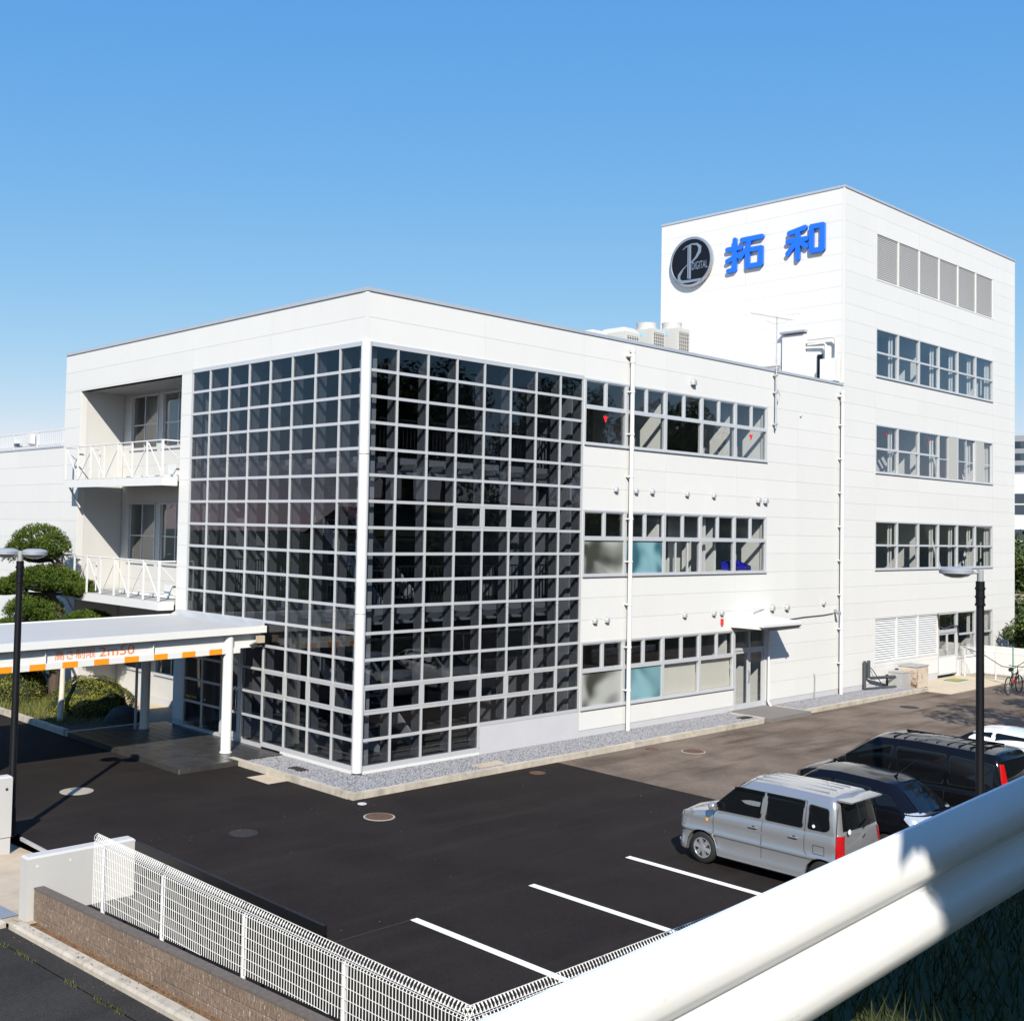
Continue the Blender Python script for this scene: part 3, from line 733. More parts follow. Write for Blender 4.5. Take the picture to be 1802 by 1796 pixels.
# stairs inside the left glass
def flight(y0, z0, y1, z1, x0, x1):
    mb = MB()
    for x in (x0, x1): mb.bar((x, y0, z0-.1), (x, y1, z1-.1), .05, .34)
    n = 11
    st = mb.build('stair', 'interior_white', OB)
    for i in range(n):
        y = y0+(y1-y0)*(i+.5)/n; z = z0+(z1-z0)*(i+.5)/n
        piece('tread', (x1-x0-.06, .29, .04), 'interior', st, ((x0+x1)/2, y, z))
    k = MB(); k.bar((x0, y0, z0+.9), (x0, y1, z1+.9), .04, .04)
    for i in range(9): k.bar((x0, y0+(y1-y0)*i/8, z0+(z1-z0)*i/8), (x0, y0+(y1-y0)*i/8, z0+.9+(z1-z0)*i/8), .02, .02)
    k.build('stair_rail', 'steel_dark', st)
flight(1.6, -.05, 6.1, 6*H-.2, 2.0, 3.3); flight(1.6, 6*H-.1, 6.1, 12*H-.2, 2.0, 3.3)
# entrance door leaf in the grid
mb = MB(); FF = FL0
for a in ((5.03, 5.12), (5.88, 5.97)): bx(mb, FF, a[0], a[1], -.05, .0, -.05, 2.2)
bx(mb, FF, 5.12, 5.88, -.05, .0, -.05, .1); bx(mb, FF, 5.12, 5.88, -.05, .0, 2.1, 2.2)
ed = mb.build('entrance_door', 'alu_light', OB)
mb = MB()
for y in (5.2, 5.06): mb.tube([(-.05, y, .7), (-.13, y, .78), (-.13, y, 1.25), (-.05, y, 1.33)], .015, 8)
mb.build('handle', 'chrome', ed, smooth=True)

mat('recess_panel_shaded', (.54, .535, .52), .55, var=.02); mat('soffit_shaded', (.26, .26, .27), .6); mat('deck_grey_shaded', (.36, .36, .36), .7, var=.05)  # white recess walls, soffit and grey deck coloured darker to deepen the recess shade
# ------------------------------------------------------------------ recess with balconies
RD = 1.6
for q in ((.045, RD, RY1+.01, RY1+.2, -.3, 16*H), (.24, RD, RY0-.2, RY0-.01, -.3, 16*H)): MB().box(*q).build('recess_wall', 'recess_panel_shaded', OB)
F16 = fL(RD)
WN = [(8.75, 10.35), (10.55, 12.6), (12.85, 14.75)]
zsp = [(.75, 2.3), (4.32, 6.32), (8.12, 9.96)]
ops = [(a, b, z0, z1) for z0, z1 in zsp for a, b in WN]
facade(OB, F16, RY0, RY1, -.2, 16*H, [11.9], ops, m='recess_panel_shaded')
for z0, z1 in zsp:
    for a, b in WN:
        window(OB, F16, a+.01, b-.01, z0, z1, 'slide', 'glass_clear')
    MB().box(RD+.6, RD+.64, 8.7, 14.8, z0-.2, z1+.1).build('curtain', 'screen', OB)
MB().box(-.0+.03, RD+.1, RY0-.05, RY1+.05, 16*H-.05, 16*H+.05).build('soffit', 'soffit_shaded', OB)
mb = MB(); mb.box(RD-.012, RD+.02, RY0, RY1, -.3, .02); mb.build('plinth', 'plinth', OB)
def balcony(zf, zr_):
    ya, yb, xo = 8.64, 15.08, -.52
    sl = MB().box(xo, RD-.05, ya, yb, zf-.12, zf).build('balcony', 'deck_grey_shaded', OB)
    MB().box(xo-.03, xo+.03, ya-.03, yb+.03, zf-.26, zf-.015).build('edge_beam', 'white_paint', sl)
    MB().box(xo+.04, -.05, ya-.03, ya+.02, zf-.26, zf-.015).build('edge_beam', 'white_paint', sl)
    n = 7; zt = zf+zr_
    for i in range(n+1):
        y = ya+(yb-ya)*i/n
        piece('post', (.05, .07 if i in (0, n) else .045, zr_), 'white_paint', sl, (xo-.02, y, zf+zr_/2))
        if i < n and i % 2 == 0:
            y2 = ya+(yb-ya)*(i+1)/n
            mb = MB(); mb.bar((xo, y+.02, zf+.04), (xo, y2-.02, zt-.04), .02, .035); mb.build('brace', 'white_paint', sl)
            if i+2 <= n:
                y3 = ya+(yb-ya)*(i+2)/n
                mb = MB(); mb.bar((xo+.02, y3-.02, zf+.04), (xo+.02, y2+.02, zt-.04), .02, .035); mb.build('brace', 'white_paint', sl)
    mb = MB(); mb.tube([(xo-.02, ya, zt), (xo-.02, yb, zt)], .02, 8); mb.tube([(xo-.02, ya, zt), (-.0, ya, zt)], .02, 8); mb.tube([(xo-.02, yb, zt), (0, yb, zt)], .02, 8)
    mb.bar((xo, ya, zt-.1), (-.02, ya, zf+.55), .02, .02)
    mb.bar((xo, yb, zt-.1), (-.02, yb, zf+.55), .02, .02)
    mb.build('handrail', 'white_paint', sl, smooth=True)
    # low ladder hatch on the floor
    MB().box(.25, .95, 9.3, 12.6, zf+.02, zf+.10).build('hatch_ledge', 'white_paint', sl)
    MB().box(.35, .9, 9.4, 9.9, zf+.10, zf+.42).build('hatch_box', 'white_metal', sl)
    mb = MB().tube([(-.25, 13.9, zf), (-.25, 13.9, zf+.95), (-.25, 13.2, zf+.95), (-.25, 13.2, zf+.05)], .022, 8); mb.build('ladder_hoop', 'white_metal', sl, smooth=True)
    mb = MB(); mb.bar((xo+.1, yb-.05, zf-.2), (-.02, yb-.05, zf-.9), .05, .05); mb.build('bracket', 'white_paint', sl)
balcony(7.02, 1.06); balcony(3.40, 1.15)

# ------------------------------------------------------------------ low wing on the left
WG = thing('low_wing', (0, YL, G), 'low white panelled wing with roof railing left of the office building', 'building')
facade(WG, FL0, YL+.01, 46, .03, 13*H, [20.4, 24.3, 28.2, 32, 36, 40], [])
MB().box(.012, .3, YL+.01, 46, -.5, .03).build('plinth', 'plinth', WG)
MB().box(.2, 10, YL+.05, 46, 13*H-.3, 13*H-.1).build('roof_deck', 'concrete', WG)
MB().box(-.02, .2, YL+.012, 46, 13*H+.0, 13*H+.06).build('coping', 'coping', WG)
mb = MB(); zt = 8.87
mb.box(.18, .22, YL+.05, 46, zt-.04, zt); mb.box(.18, .22, YL+.05, 46, 8.36, 8.39); y = YL+.1
rl = mb.build('roof_railing', 'white_metal', WG)
while y < 26:
    piece('baluster', (.018, .018, .5), 'white_metal', rl, (.2, y, 8.60)); y += .16
for i in range(5): piece('post', (.05, .05, .62), 'white_metal', rl, (.2, YL+.5+i*2.1, 8.56))
mb = MB(); mb.box(-.06, .12, 19.15, 19.5, 8.42, 8.78); mb.tube([(-.02, 19.3, 8.40), (-.06, 19.5, 8.32), (-.02, 19.7, 8.36)], .012, 6); mb.build('junction_box', 'white_metal', rl)
mb = MB(); mb.bar((-.1, 20.2, 8.52), (.12, 20.75, 8.42), .2, .12); mb.build('floodlight', 'alu_dark', rl)

# ================================================================== TOWER
TW = thing('tower_block', (X1, 0, G), 'white five storey tower block bearing blue letters and a round sign', 'building')
TU = [25.55+i*1.877 for i in range(7)]
opsT = [(TU[0], TU[6], 25*H, 28*H), (TU[0], TU[6], 19*H, 22*H), (TU[0], TU[6], 13*H, 16*H), (TU[0], TU[6], 7*H, 10*H), (TU[0], TU[3], .78, 4*H), (TU[3], TU[6], -.1, 4*H)]
facade(TW, fR, X1+.006, X2, .03, ZT, [25.55, 29.3, 33.06, 36.81], opsT)
FT = fL(X1)
facade(TW, FT, .05, YT, 10.95, ZT, [4.27], [], zoff=0)
for q in ((23.70, TU[3]-.01, .010, .3, -.5, .77), (TU[6], X2, .012, .3, -.5, .03)): MB().box(*q).build('plinth', 'plinth', TW)
mb = MB(); mb.box(X2-.25, X2-.02, .25, YT, -.3, ZT-.02); mb.box(X1+.2, X2-.3, YT-.25, YT-.02, -.3, ZT-.02); mb.build('rear_wall', 'wall_core', TW)
MB().box(X1+.1, X2-.1, .1, YT-.1, ZT-.5, ZT-.3).build('roof_deck', 'concrete', TW)
coping(TW, [(X1-.03, .05, X2, .05), (X1+.05, .14, X1+.05, YT)], ZT+.035)
MB().box(X1-.012, X1+.06, -.012, .06, ZL+.1, ZT-.02).build('corner_trim', 'panel', TW)
for i, z in enumerate((-.12, 6*H-.1, 12*H-.1, 18*H-.1, 24*H-.1)):
    MB().box(X1+.3, X2-.3, .26, 6.5, z-.25, z).build('floor_slab', 'interior_floor', TW)
    if z > 0: MB().box(X1+.3, X2-.3, .27, 6.5, z-.75, z-.70).build('ceiling', 'interior', TW)
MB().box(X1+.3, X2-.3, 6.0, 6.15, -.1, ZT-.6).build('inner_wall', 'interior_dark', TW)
MB().box(X1+.6, X1+.75, .26, 6, -.1, ZT-.6).build('inner_wall', 'interior_white', TW)
MB().box(X2-2.2, X2-2.05, .26, 6, -.1, ZT-.6).build('inner_wall', 'interior_white', TW)
for fl, (z0, z1) in enumerate(((19*H, 22*H), (13*H, 16*H), (7*H, 10*H))):
    for i in range(6):
        a, b = TU[i]+.004, TU[i+1]-.004
        if fl == 1 and i >= 3:
            wn = window(TW, fR, a, b, z0, z1, 'slide', 'glass_clear')
            if i in (3, 5): MB().box(a+.95 if i == 3 else a+.1, b-.06 if i == 3 else a+.9, -.014, .006, z0+.06, z1-.06).build('insect_screen', 'screen', wn)
        else:
            wn = window(TW, fR, a, b, z0, z1, 'tower', 'glass_clear')
        if fl == 1 and i in (0, 2): red_mark(wn, fR, (a+b)/2, z1-.30, .13)
        if not (i == 1):
            MB().box(b-.34, b-.27, .20, .25, z0-.3, z1-.12).build('blind_stack', 'interior_white', wn); MB().box(b-.17, b-.11, .18, .22, z0-.3, z1-.12).build('blind_stack', 'interior_white', wn)
    MB().box(TU[2]+.75, TU[2]+1.2, .5, 2.2, z0-.9, z1+.5).build('column', 'interior_white', TW)
    if fl > 0:
        MB().bar((TU[3]+.1, .6, z1), (TU[3]+1.7, .6, z0-.4), .12, .16).build('brace', 'interior_white', TW)
        MB().bar((TU[5]+1.2, .6, z1-.3), (TU[5]-.3, .6, z0-.5), .12, .16).build('brace', 'interior_white', TW)
    if fl == 1: MB().bar((TU[1]-.2, .9, z0-.3), (TU[1]+2.2, .9, z1+.4), .5, .08).build('brace', 'interior', TW)
# louvres at the top
def louvre(u0, u1, z0, z1, n):
    mb = MB(); t = .035
    bx(mb, fR, u0, u1, -.012, .08, z0, z0+t); bx(mb, fR, u0, u1, -.012, .08, z1-t, z1); bx(mb, fR, u0, u0+t, -.011, .08, z0+t, z1-t); bx(mb, fR, u1-t, u1, -.011, .08, z0+t, z1-t)
    lv = mb.build('louvre', 'white_paint', TW)
    MB().box(u0+t, u1-t, .085, .10, z0+t, z1-t).build('backing', 'alu_dark', lv)
    for i in range(n):
        z = z0+t+(z1-z0-2*t)*(i+.5)/n; s = (z1-z0-2*t)/n
        k = ('slat', round(u1-u0, 3), round(s, 4))
        if k not in CACHE:
            q = MB(); h = (u1-u0)/2-t-.002
            q.add([(-h, -.016, -s*.44), (h, -.016, -s*.44), (h, s*.28, s*.30), (-h, s*.28, s*.30), (-h, -.022, -s*.44+.006), (h, -.022, -s*.44+.006), (h, s*.28-.006, s*.30+.006), (-h, s*.28-.006, s*.30+.006)],
                  [(0, 3, 2, 1), (4, 5, 6, 7), (0, 1, 5, 4), (1, 2, 6, 5), (2, 3, 7, 6), (3, 0, 4, 7)])
            me = q.mesh('slat'); me.materials.append(M['white_metal']); CACHE[k] = me
        o = bpy.data.objects.new('slat', CACHE[k]); COL.objects.link(o); o.parent = lv; o.location = Vector(((u0+u1)/2, .03, z))-wp(lv)
for i in range(6): louvre(TU[i]+.01, TU[i+1]-.01, 25*H+.01, 28*H-.01, 24)
for i in range(3): louvre(TU[i]+.01, TU[i+1]-.01, .79, 4*H-.01, 18)
# ground floor glazed door and windows of the tower
mb = MB(); a, b = TU[3]+.01, TU[4]-.01
for q in ((a, a+.07), (b-.07, b)): mb.box(q[0], q[1], -.02, .1, -.1, 4*H-.01)
mb.box(a+.07, b-.07, -.018, .1, 4*H-.075, 4*H-.01); mb.box(a+.07, b-.07, -.018, .1, 1.66, 1.80); mb.box(a+.07, b-.07, -.018, .1, -.10, -.05)
td = mb.build('tower_door', 'alu_light', TW); mdl = (a+b)/2
for q0, q1 in ((a+.08, mdl-.005), (mdl+.005, b-.08)):
    MB().box(q0, q1, .01, .06, -.045, .62).build('door_leaf', 'white_paint', td)
    k = MB(); k.box(q0, q1, .012, .058, .62, .70); k.box(q0, q0+.06, .012, .058, .70, 1.65); k.box(q1-.06, q1, .012, .058, .70, 1.65); k.box(q0+.06, q1-.06, .012, .058, 1.58, 1.65); k.build('leaf_frame', 'alu_light', td)
    piece('pane', (q1-q0-.12, .006, .88), 'glass_clear', td, ((q0+q1)/2, .035, 1.14))
piece('pane', (b-a-.14, .006, .62), 'glass_clear', td, (mdl, .035, 2.12))
MB().box(mdl-.18, mdl-.05, -.02, .012, .78, .92).build('handle', 'alu_dark', td)
MB().box(a+.12, a+.4, .004, .012, .15, .5).build('paper_notice', 'line_white', td)
for i in (4, 5):
    wn = window(TW, fR, TU[i]+.004, TU[i+1]-.004, .55, 4*H, 'tower', 'glass_clear')
    for q in ((-.34, -.27), (-.17, -.11)): MB().box(TU[i+1]+q[0], TU[i+1]+q[1], .18, .23, .4, 4*H-.1).build('blind_stack', 'interior_white', wn)
MB().box(TU[4]-.004, TU[6]+.02, .0, .24, -.4, .54).build('low_wall', 'panel', TW)
MB().tube([(TU[3]-.1, -.05, 2.5), (TU[3]+.0, -.05, 1.95), (TU[3]+.5, -.05, 1.85), (TU[3]+1.3, -.05, 1.95), (TU[4]-.1, -.05, 1.92), (TU[4]+.05, -.05, 1.5)], .028, 8).build('cable', 'steel_dark', TW)
# pipes and cabinets on the ground by the louvres
MB().tube([(24.55, -.12, .95), (24.55, -.12, -.10), (24.7, -.14, -.12), (26.5, -.5, -.12)], .055, 10).build('pipe', 'rubber_pipe', TW, smooth=True)
MB().tube([(24.85, -.13, .95), (24.85, -.13, .32), (25.0, -.16, .28), (26.6, -.5, .26)], .06, 10).build('pipe', 'rubber_pipe', TW, smooth=True)
MB().tube([(25.0, -.03, .75), (25.25, -.1, .55), (25.6, -.3, .0), (26.0, -.4, -.1)], .018, 6).build('cable', 'steel_dark', TW)
cb = MB().box(26.35, 27.05, -.75, -.18, -.16, .42).build('pump_cabinet', 'galv'); tag(cb, 'small grey metal cabinet joined to black pipes at tower foot', 'cabinet')
WPOS[cb.name] = Vector((0, 0, 0)); MB().box(26.33, 27.07, -.77, -.16, .42, .45).build('lid', 'galv', cb)
cb = MB().box(27.12, 28.15, -.95, -.22, -.2, .62).build('pump_cabinet', 'rusty_box'); tag(cb, 'larger rust stained metal cabinet at tower foot', 'cabinet')
MB().box(27.09, 28.18, -.98, -.19, .62, .66).build('lid', 'galv', cb); MB().box(27.3, 27.9, -.96, -.951, .0, .5).build('door_plate', 'rusty_box', cb)

# ------------------------------------------------------------------ signs on the tower
def capsule(mb, pts, wd, depth, x0, y0, z0, sc_u, sc_z, eps):
    """rounded stroke: pts in 0..1, u grows towards -Y; front towards -X"""
    n = 10
    P = [Vector((y0-p[0]*sc_u, z0+p[1]*sc_z)) for p in pts]
    k = 0
    for a, b in zip(P, P[1:]):
        d = (b-a); d.normalize(); ang = math.atan2(d.y, d.x); out = []
        for i in range(n+1):
            t = ang+math.pi/2+math.pi*i/n; out.append((x0, a.x+math.cos(t)*wd/2, a.y+math.sin(t)*wd/2))
        for i in range(n+1):
            t = ang-math.pi/2+math.pi*i/n; out.append((x0, b.x+math.cos(t)*wd/2, b.y+math.sin(t)*wd/2))
        mb.extrude(out, (-(depth+eps[0]), 0, 0)); eps[0] += .0011
def letter(name, strokes, yl, zb, su, sz, wd, label):
    mb = MB(); e = [0.0]
    for s in strokes: capsule(mb, s, wd, .10, X1-.03, yl, zb, su, sz, e)
    o = mb.build(name, 'sign_blue', None); return tag(o, label, 'sign', 'blue letters on the tower wall')
WD_=.195
letter('letter_sign', [[(.23, .99), (.23, .07)], [(.23, .07), (.05, .05)], [(.02, .72), (.40, .72)], [(.02, .36), (.36, .50)],
                       [(.44, .94), (.99, .94)], [(.66, .94), (.58, .66), (.40, .42)], [(.54, .60), (.97, .60), (.97, .10), (.60, .10), (.60, .58)]], 5.10, 16.35, 1.64, 1.32, WD_, 'left blue raised character 拓 beside the round sign')
letter('letter_sign', [[(.06, .86), (.50, .96)], [(.02, .60), (.54, .60)], [(.30, .90), (.30, .02)], [(.29, .58), (.02, .22)], [(.31, .58), (.54, .36)],
                       [(.68, .94), (.98, .94), (.98, .18), (.68, .18), (.68, .94)]], 2.35, 16.42, 1.54, 1.24, WD_, 'right blue raised character 和 nearest the tower corner')
def text_mesh(body, size=1.0, ext=0.0, cw=1.0):
    c = bpy.data.curves.new('t', 'FONT'); c.body = body; c.size = size; c.extrude = ext; c.align_x = 'LEFT'; c.fill_mode = 'BOTH' if ext else 'FRONT'
    o = bpy.data.objects.new('t', c); COL.objects.link(o); bpy.context.view_layer.update()
    dg = bpy.context.evaluated_depsgraph_get(); me = bpy.data.meshes.new_from_object(o.evaluated_get(dg))
    bpy.data.objects.remove(o); return me
LG = MB().lathe([(1.02, 0), (1.06, -.05), (1.06, -.14), (.98, -.17), (.95, -.15)], (X1-.04, 6.80, 17.07), 56, 'X').build('round_sign', 'sign_silver', None, smooth=True)
tag(LG, 'round black sign with silver ring and PL DIGITAL monogram on tower', 'sign')
MB().lathe([(.955, 0), (.955, -.155)], (X1-.04, 6.80, 17.07), 56, 'X').build('sign_face', 'sign_black', LG)
def ribbon(pts, ws, x):
    mb = MB(); L = []; Rr = []
    P = [Vector((6.80-p[0], 17.07+p[1])) for p in pts]
    for i, p in enumerate(P):
        d = (P[min(i+1, len(P)-1)]-P[max(i-1, 0)]).normalized(); nrm = Vector((-d.y, d.x))
        L.append(p+nrm*ws[i]/2); Rr.append(p-nrm*ws[i]/2)
    for i in range(len(P)-1):
        mb.add([(x, *L[i]), (x, *L[i+1]), (x, *Rr[i+1]), (x, *Rr[i]), (x+.02, *L[i]), (x+.02, *L[i+1]), (x+.02, *Rr[i+1]), (x+.02, *Rr[i])], [(0, 1, 2, 3), (7, 6, 5, 4), (0, 4, 5, 1), (3, 2, 6, 7)])
    return mb.build('monogram', 'sign_silver', LG)
xf = X1-.04-.165
ribbon([(-.13, .70), (-.13, -.70)], [.05, .05], xf); ribbon([(-.03, .74), (-.03, -.72)], [.10, .10], xf-.004)
ribbon([(-.40, .56), (-.25, .66), (.05, .74), (.32, .70), (.46, .56), (.44, .36), (.28, .14), (.06, -.02), (-.02, -.06)], [.02, .04, .05, .09, .15, .15, .10, .05, .02], xf-.008)
ribbon([(-.14, -.10), (-.36, -.26), (-.56, -.50), (-.58, -.68), (-.44, -.80), (-.1, -.82), (.58, -.82)], [.02, .05, .13, .14, .12, .11, .10], xf-.012)
me = text_mesh('DIGITAL', .44); vs = [v.co.copy() for v in me.vertices]
wdt = max(v.x for v in vs)
for v in me.vertices: v.co = Vector((xf-.006, 6.80-(.05+v.co.x/wdt*.80), 17.07-.36+v.co.y*1.05))
me.materials.append(M['sign_silver']); o = bpy.data.objects.new('lettering', me); COL.objects.link(o); o.parent = LG

# ------------------------------------------------------------------ roof equipment
def ac_unit(x, y, z, wx, wy, h, label, fan):
    t = thing('air_conditioner', (x, y, z), label, 'air conditioner', 'air conditioning units on the roof')
    MB().box(x, x+wx, y, y+wy, z+.08, z+h).build('casing', 'ac_white', t)
    MB().box(x+.07, x+wx-.07, y-.004, y+.01, z+.3, z+h-.12).build('coil', 'ac_dark', t)
    g = MB()
    for i in range(6): g.box(x+.08+i*(wx-.16)/5-.01, x+.08+i*(wx-.16)/5+.01, y-.026, y-.006, z+.3, z+h-.12)
    for i in range(12): g.box(x+.06, x+wx-.06, y-.036, y-.027, z+.32+i*(h-.5)/11-.008, z+.32+i*(h-.5)/11+.008)
    g.build('grille', 'ac_white', t)
    MB().box(x-.012, x+.01, y+.03, y+wy-.03, z+.1, z+h*.42).build('front_cover', 'ac_white', t)
    MB().box(x-.006, x+.01, y+wy*.35, y+wy*.75, z+h-.24, z+h-.14).build('blue_label', 'ac_label', t)
    if fan:
        q = min(wx, wy)*.5
        MB().lathe([(q*.98, h), (q*.92, h+.10), (q*.98, h+.24), (q*.90, h+.24), (q*.86, h+.04)], (x+wx/2, y+wy*.45, z), 24).build('fan_shroud', 'ac_white', t, smooth=True)
    else:
        MB().add([(x, y, z+h), (x+wx, y, z+h), (x+wx, y+wy, z+h), (x, y+wy, z+h), (x+.12, y+.15, z+h+.17), (x+wx-.12, y+.15, z+h+.17), (x+wx-.12, y+wy-.15, z+h+.17), (x+.12, y+wy-.15, z+h+.17)], [(4, 5, 6, 7), (0, 1, 5, 4), (1, 2, 6, 5), (2, 3, 7, 6), (3, 0, 4, 7)]).build('discharge_hood', 'ac_white', t)
    MB().box(x-.02, x+wx+.02, y+.05, y+wy-.05, z, z+.08).build('base', 'galv', t)
ac_unit(15.8, 2.4, 10.92, .74, 1.12, 1.93, 'roof air conditioner with fan shroud nearest the tower', True)
ac_unit(14.35, 2.4, 10.92, .74, 1.12, 1.72, 'roof air conditioner with fan shroud, second from the tower', True)
ac_unit(12.9, 2.4, 10.92, .78, 1.15, 1.42, 'roof air conditioner with sloped hood, third from the tower', False)
ac_unit(11.3, 2.4, 10.92, .78, 1.15, 1.12, 'lowest roof air conditioner, farthest from the tower', False)
# wooden crate and long roof pipe
cr = thing('wooden_crate', (16.6, 2.1, 10.92), 'low cream wooden crate on the roof beside the air conditioners', 'crate')
for i in range(4): MB().box(16.5, 17.75, 2.0+i*.2, 2.13+i*.2, 11.62, 11.66).build('slat', 'crate', cr)
for q in (16.55, 17.1, 17.6): MB().box(q, q+.1, 1.98, 2.75, 11.42, 11.615).build('bearer', 'crate', cr)
mb = MB(); mb.box(16.6, 17.7, 2.1, 2.6, 10.92, 11.42); mb.build('base', 'galv', cr)
MB().tube([(X1-.12, 8.3, 12.35), (X1-.12, 2.6, 12.35)], .06, 10).build('roof_pipe', 'white_metal', TW, smooth=True)
MB().tube([(X1-.14, 8.3, 12.22), (X1-.14, 2.6, 12.22)], .045, 10).build('roof_pipe', 'galv', TW, smooth=True)
# roof door housing
dh = MB().box(X1-.14, X1-.01, 1.55, 2.50, 10.92, 13.45).build('roof_duct_cover', 'panel', TW)
MB().box(X1-.26, X1-.01, 1.50, 2.55, 13.52, 13.60).build('cap', 'alu_dark', dh)
MB().box(X1-.06, X1+.01, .86, 1.05, 11.6, 12.6).build('roof_slit_window', 'sign_black', TW)
eb = MB().box(X1-.45, X1-.05, .12, .72, 11.5, 12.35).build('electric_box', 'white_paint', TW)
MB().tube([(X1-.2, .62, 12.3), (X1-.2, .62, 12.9), (X1-.2, .70, 13.0), (X1-.15, 1.4, 13.0)], .045, 8).build('conduit', 'white_metal', eb, smooth=True)
MB().tube([(X1-.2, .22, 12.3), (X1-.2, .22, 13.1), (X1-.2, .32, 13.2), (X1-.15, 1.4, 13.2)], .045, 8).build('conduit', 'white_metal', eb, smooth=True)
mb = MB()
for q in (.2, .35, .5, .62): mb.tube([(X1-.25, q, 10.95), (X1-.25, q, 11.5)], .04, 8)
mb.build('conduit', 'galv', eb)
# television antenna on the facade
an = thing('antenna', (18.08, -.12, 9.35), 'thin television antenna mast fixed to the white facade', 'antenna')
MB().tube([(18.08, -.12, 9.35), (18.08, -.12, 13.25)], [.035, .022], 8).build('mast', 'galv', an, smooth=True)
mb = MB(); a, b = Vector((17.3, .42, 13.32)), Vector((18.55, -.45, 13.14)); mb.tube([a, b], .012, 6)
for i in range(14):
    p = a.lerp(b, i/13); d = Vector((.57, .82, 0))*(.12+.012*i); mb.tube([p-d*.6, p+d*.6], .006, 5)
mb.tube([b+Vector((-.1, .05, -.22)), b+Vector((.0, .0, .22))], .008, 5); mb.tube([b+Vector((-.05, .2, .2)), b+Vector((.1, -.25, .22))], .008, 5)
mb.tube([(17.75, .1, 13.1), (17.95, -.05, 12.98), (18.25, -.3, 13.02), (18.4, -.38, 13.15)], .008, 5)
mb.build('yagi', 'galv', an)
mb = MB()
for z in (9.5, 10.6, 11.2): mb.box(18.03, 18.13, -.17, .0, z-.03, z+.03)
mb.tube([(18.10, -.16, 10.7), (18.2, -.2, 10.5), (18.12, -.16, 10.3)], .02, 6)
mb.build('bracket', 'galv', an)
# blue bins behind the second floor window
for i, x in enumerate((16.0, 16.65)):
    t = thing('parts_bin', (x, .35, 7*H), ['left blue plastic bin on the window sill', 'right blue plastic bin on the window sill'][i], 'bin', 'blue bins behind the window')
    mb = MB(); y0 = .22; z0 = 7*H+.06
    mb.add([(x, y0, z0), (x+.5, y0, z0), (x+.5, y0+.4, z0), (x, y0+.4, z0), (x-.03, y0-.05, z0+.14), (x+.42, y0-.05, z0+.14), (x+.42, y0+.42, z0+.3), (x-.03, y0+.42, z0+.3)], [(0, 3, 2, 1), (0, 1, 5, 4), (1, 2, 6, 5), (2, 3, 7, 6), (3, 0, 4, 7)])
    mb.build('shell', 'bin_blue', t); MB().box(x+.1, x+.3, y0-.06, y0-.045, z0+.05, z0+.1).build('label_slot', 'steel_dark', t)
MB().box(15.8, 17.5, .20, .75, 7*H-.06, 7*H+.055).build('window_shelf', 'interior_white', OB)

# ================================================================== ENTRANCE CANOPY
CP = thing('entrance_canopy', (-1.05, 6.1, -.13), 'long white steel entrance canopy with orange striped beam and round columns', 'canopy')
def cz(x): return 3.03+.0155*x
XE = -9.4
def slab(mb, x0, x1, y0, y1, d0, d1):
    mb.add([(x0, y0, cz(x0)+d0), (x1, y0, cz(x1)+d0), (x1, y1, cz(x1)+d0), (x0, y1, cz(x0)+d0), (x0, y0, cz(x0)+d1), (x1, y0, cz(x1)+d1), (x1, y1, cz(x1)+d1), (x0, y1, cz(x0)+d1)],
           [(0, 3, 2, 1), (4, 5, 6, 7), (0, 1, 5, 4), (1, 2, 6, 5), (2, 3, 7, 6), (3, 0, 4, 7)]); return mb
mat('canopy_roof', (.43, .432, .43), .55, var=.04, scale=1.2, dirt=((.40, .41, .43), .6, .85, 1.6), stretch=(.35, 2.5, 1))
slab(MB(), XE, -.06, 3.95, 8.42, -.16, -.004).build('roof', 'canopy_roof', CP)
for y0, y1 in ((3.84, 3.95), (8.42, 8.53)): slab(MB(), XE, -.02, y0, y1, -.15, .02).build('fascia', 'white_paint', CP)
for yc in (4.03, 8.30):
    mb = MB(); slab(mb, XE, -.08, yc-.006, yc+.006, -.50, -.165); slab(mb, XE, -.08, yc-.07, yc+.07, -.175, -.163)
    bm_ = mb.build('beam', 'white_paint', CP)
    mb = MB(); slab(mb, XE, -.08, yc-.075, yc+.075, -.52, -.50); mb.build('flange', 'white_paint', bm_)
    x = -3.2
    while x > XE:
        slab(MB(), x-.006, x+.006, yc-.068, yc-.008, -.498, -.178).build('stiffener', 'white_paint', bm_); x -= 2.7
    if yc < 5:
        # clearance board with orange and white blocks on the lower edge of the beam
        slab(MB(), XE, -.75, yc-.085, yc-.076, -.635, -.49).build('clearance_board', 'white_paint', bm_)
        x = -1.29; i = 0
        while x > XE+.4:
            slab(MB(), x-.37, x, yc-.091, yc-.0862, -.632, -.493).build('orange_block', 'orange', bm_); x -= .77
for i, (x, y) in enumerate(((-1.05, 4.03), (-1.05, 8.28), (-8.0, 4.03), (-8.0, 8.28))):
    mb = MB().lathe([(.135, -.13), (.135, -.10), (.13, -.09), (.13, cz(x)-.17)], (x, y, 0), 24); mb.lathe([(.16, -.13), (.16, -.118)], (x, y, 0), 24)
    mb.build('column', 'white_paint', CP, smooth=True)
MB().tube([(-1.32, 8.30, cz(-1)-.3), (-1.32, 8.30, -.12)], .04, 10).build('drain_pipe', 'alu_dark', CP, smooth=True)
for i in range(4):
    x = -2.0-i*2.2; slab(MB(), x-.04, x+.04, 4.09, 8.2, -.40, -.165).build('cross_beam', 'white_paint', CP)
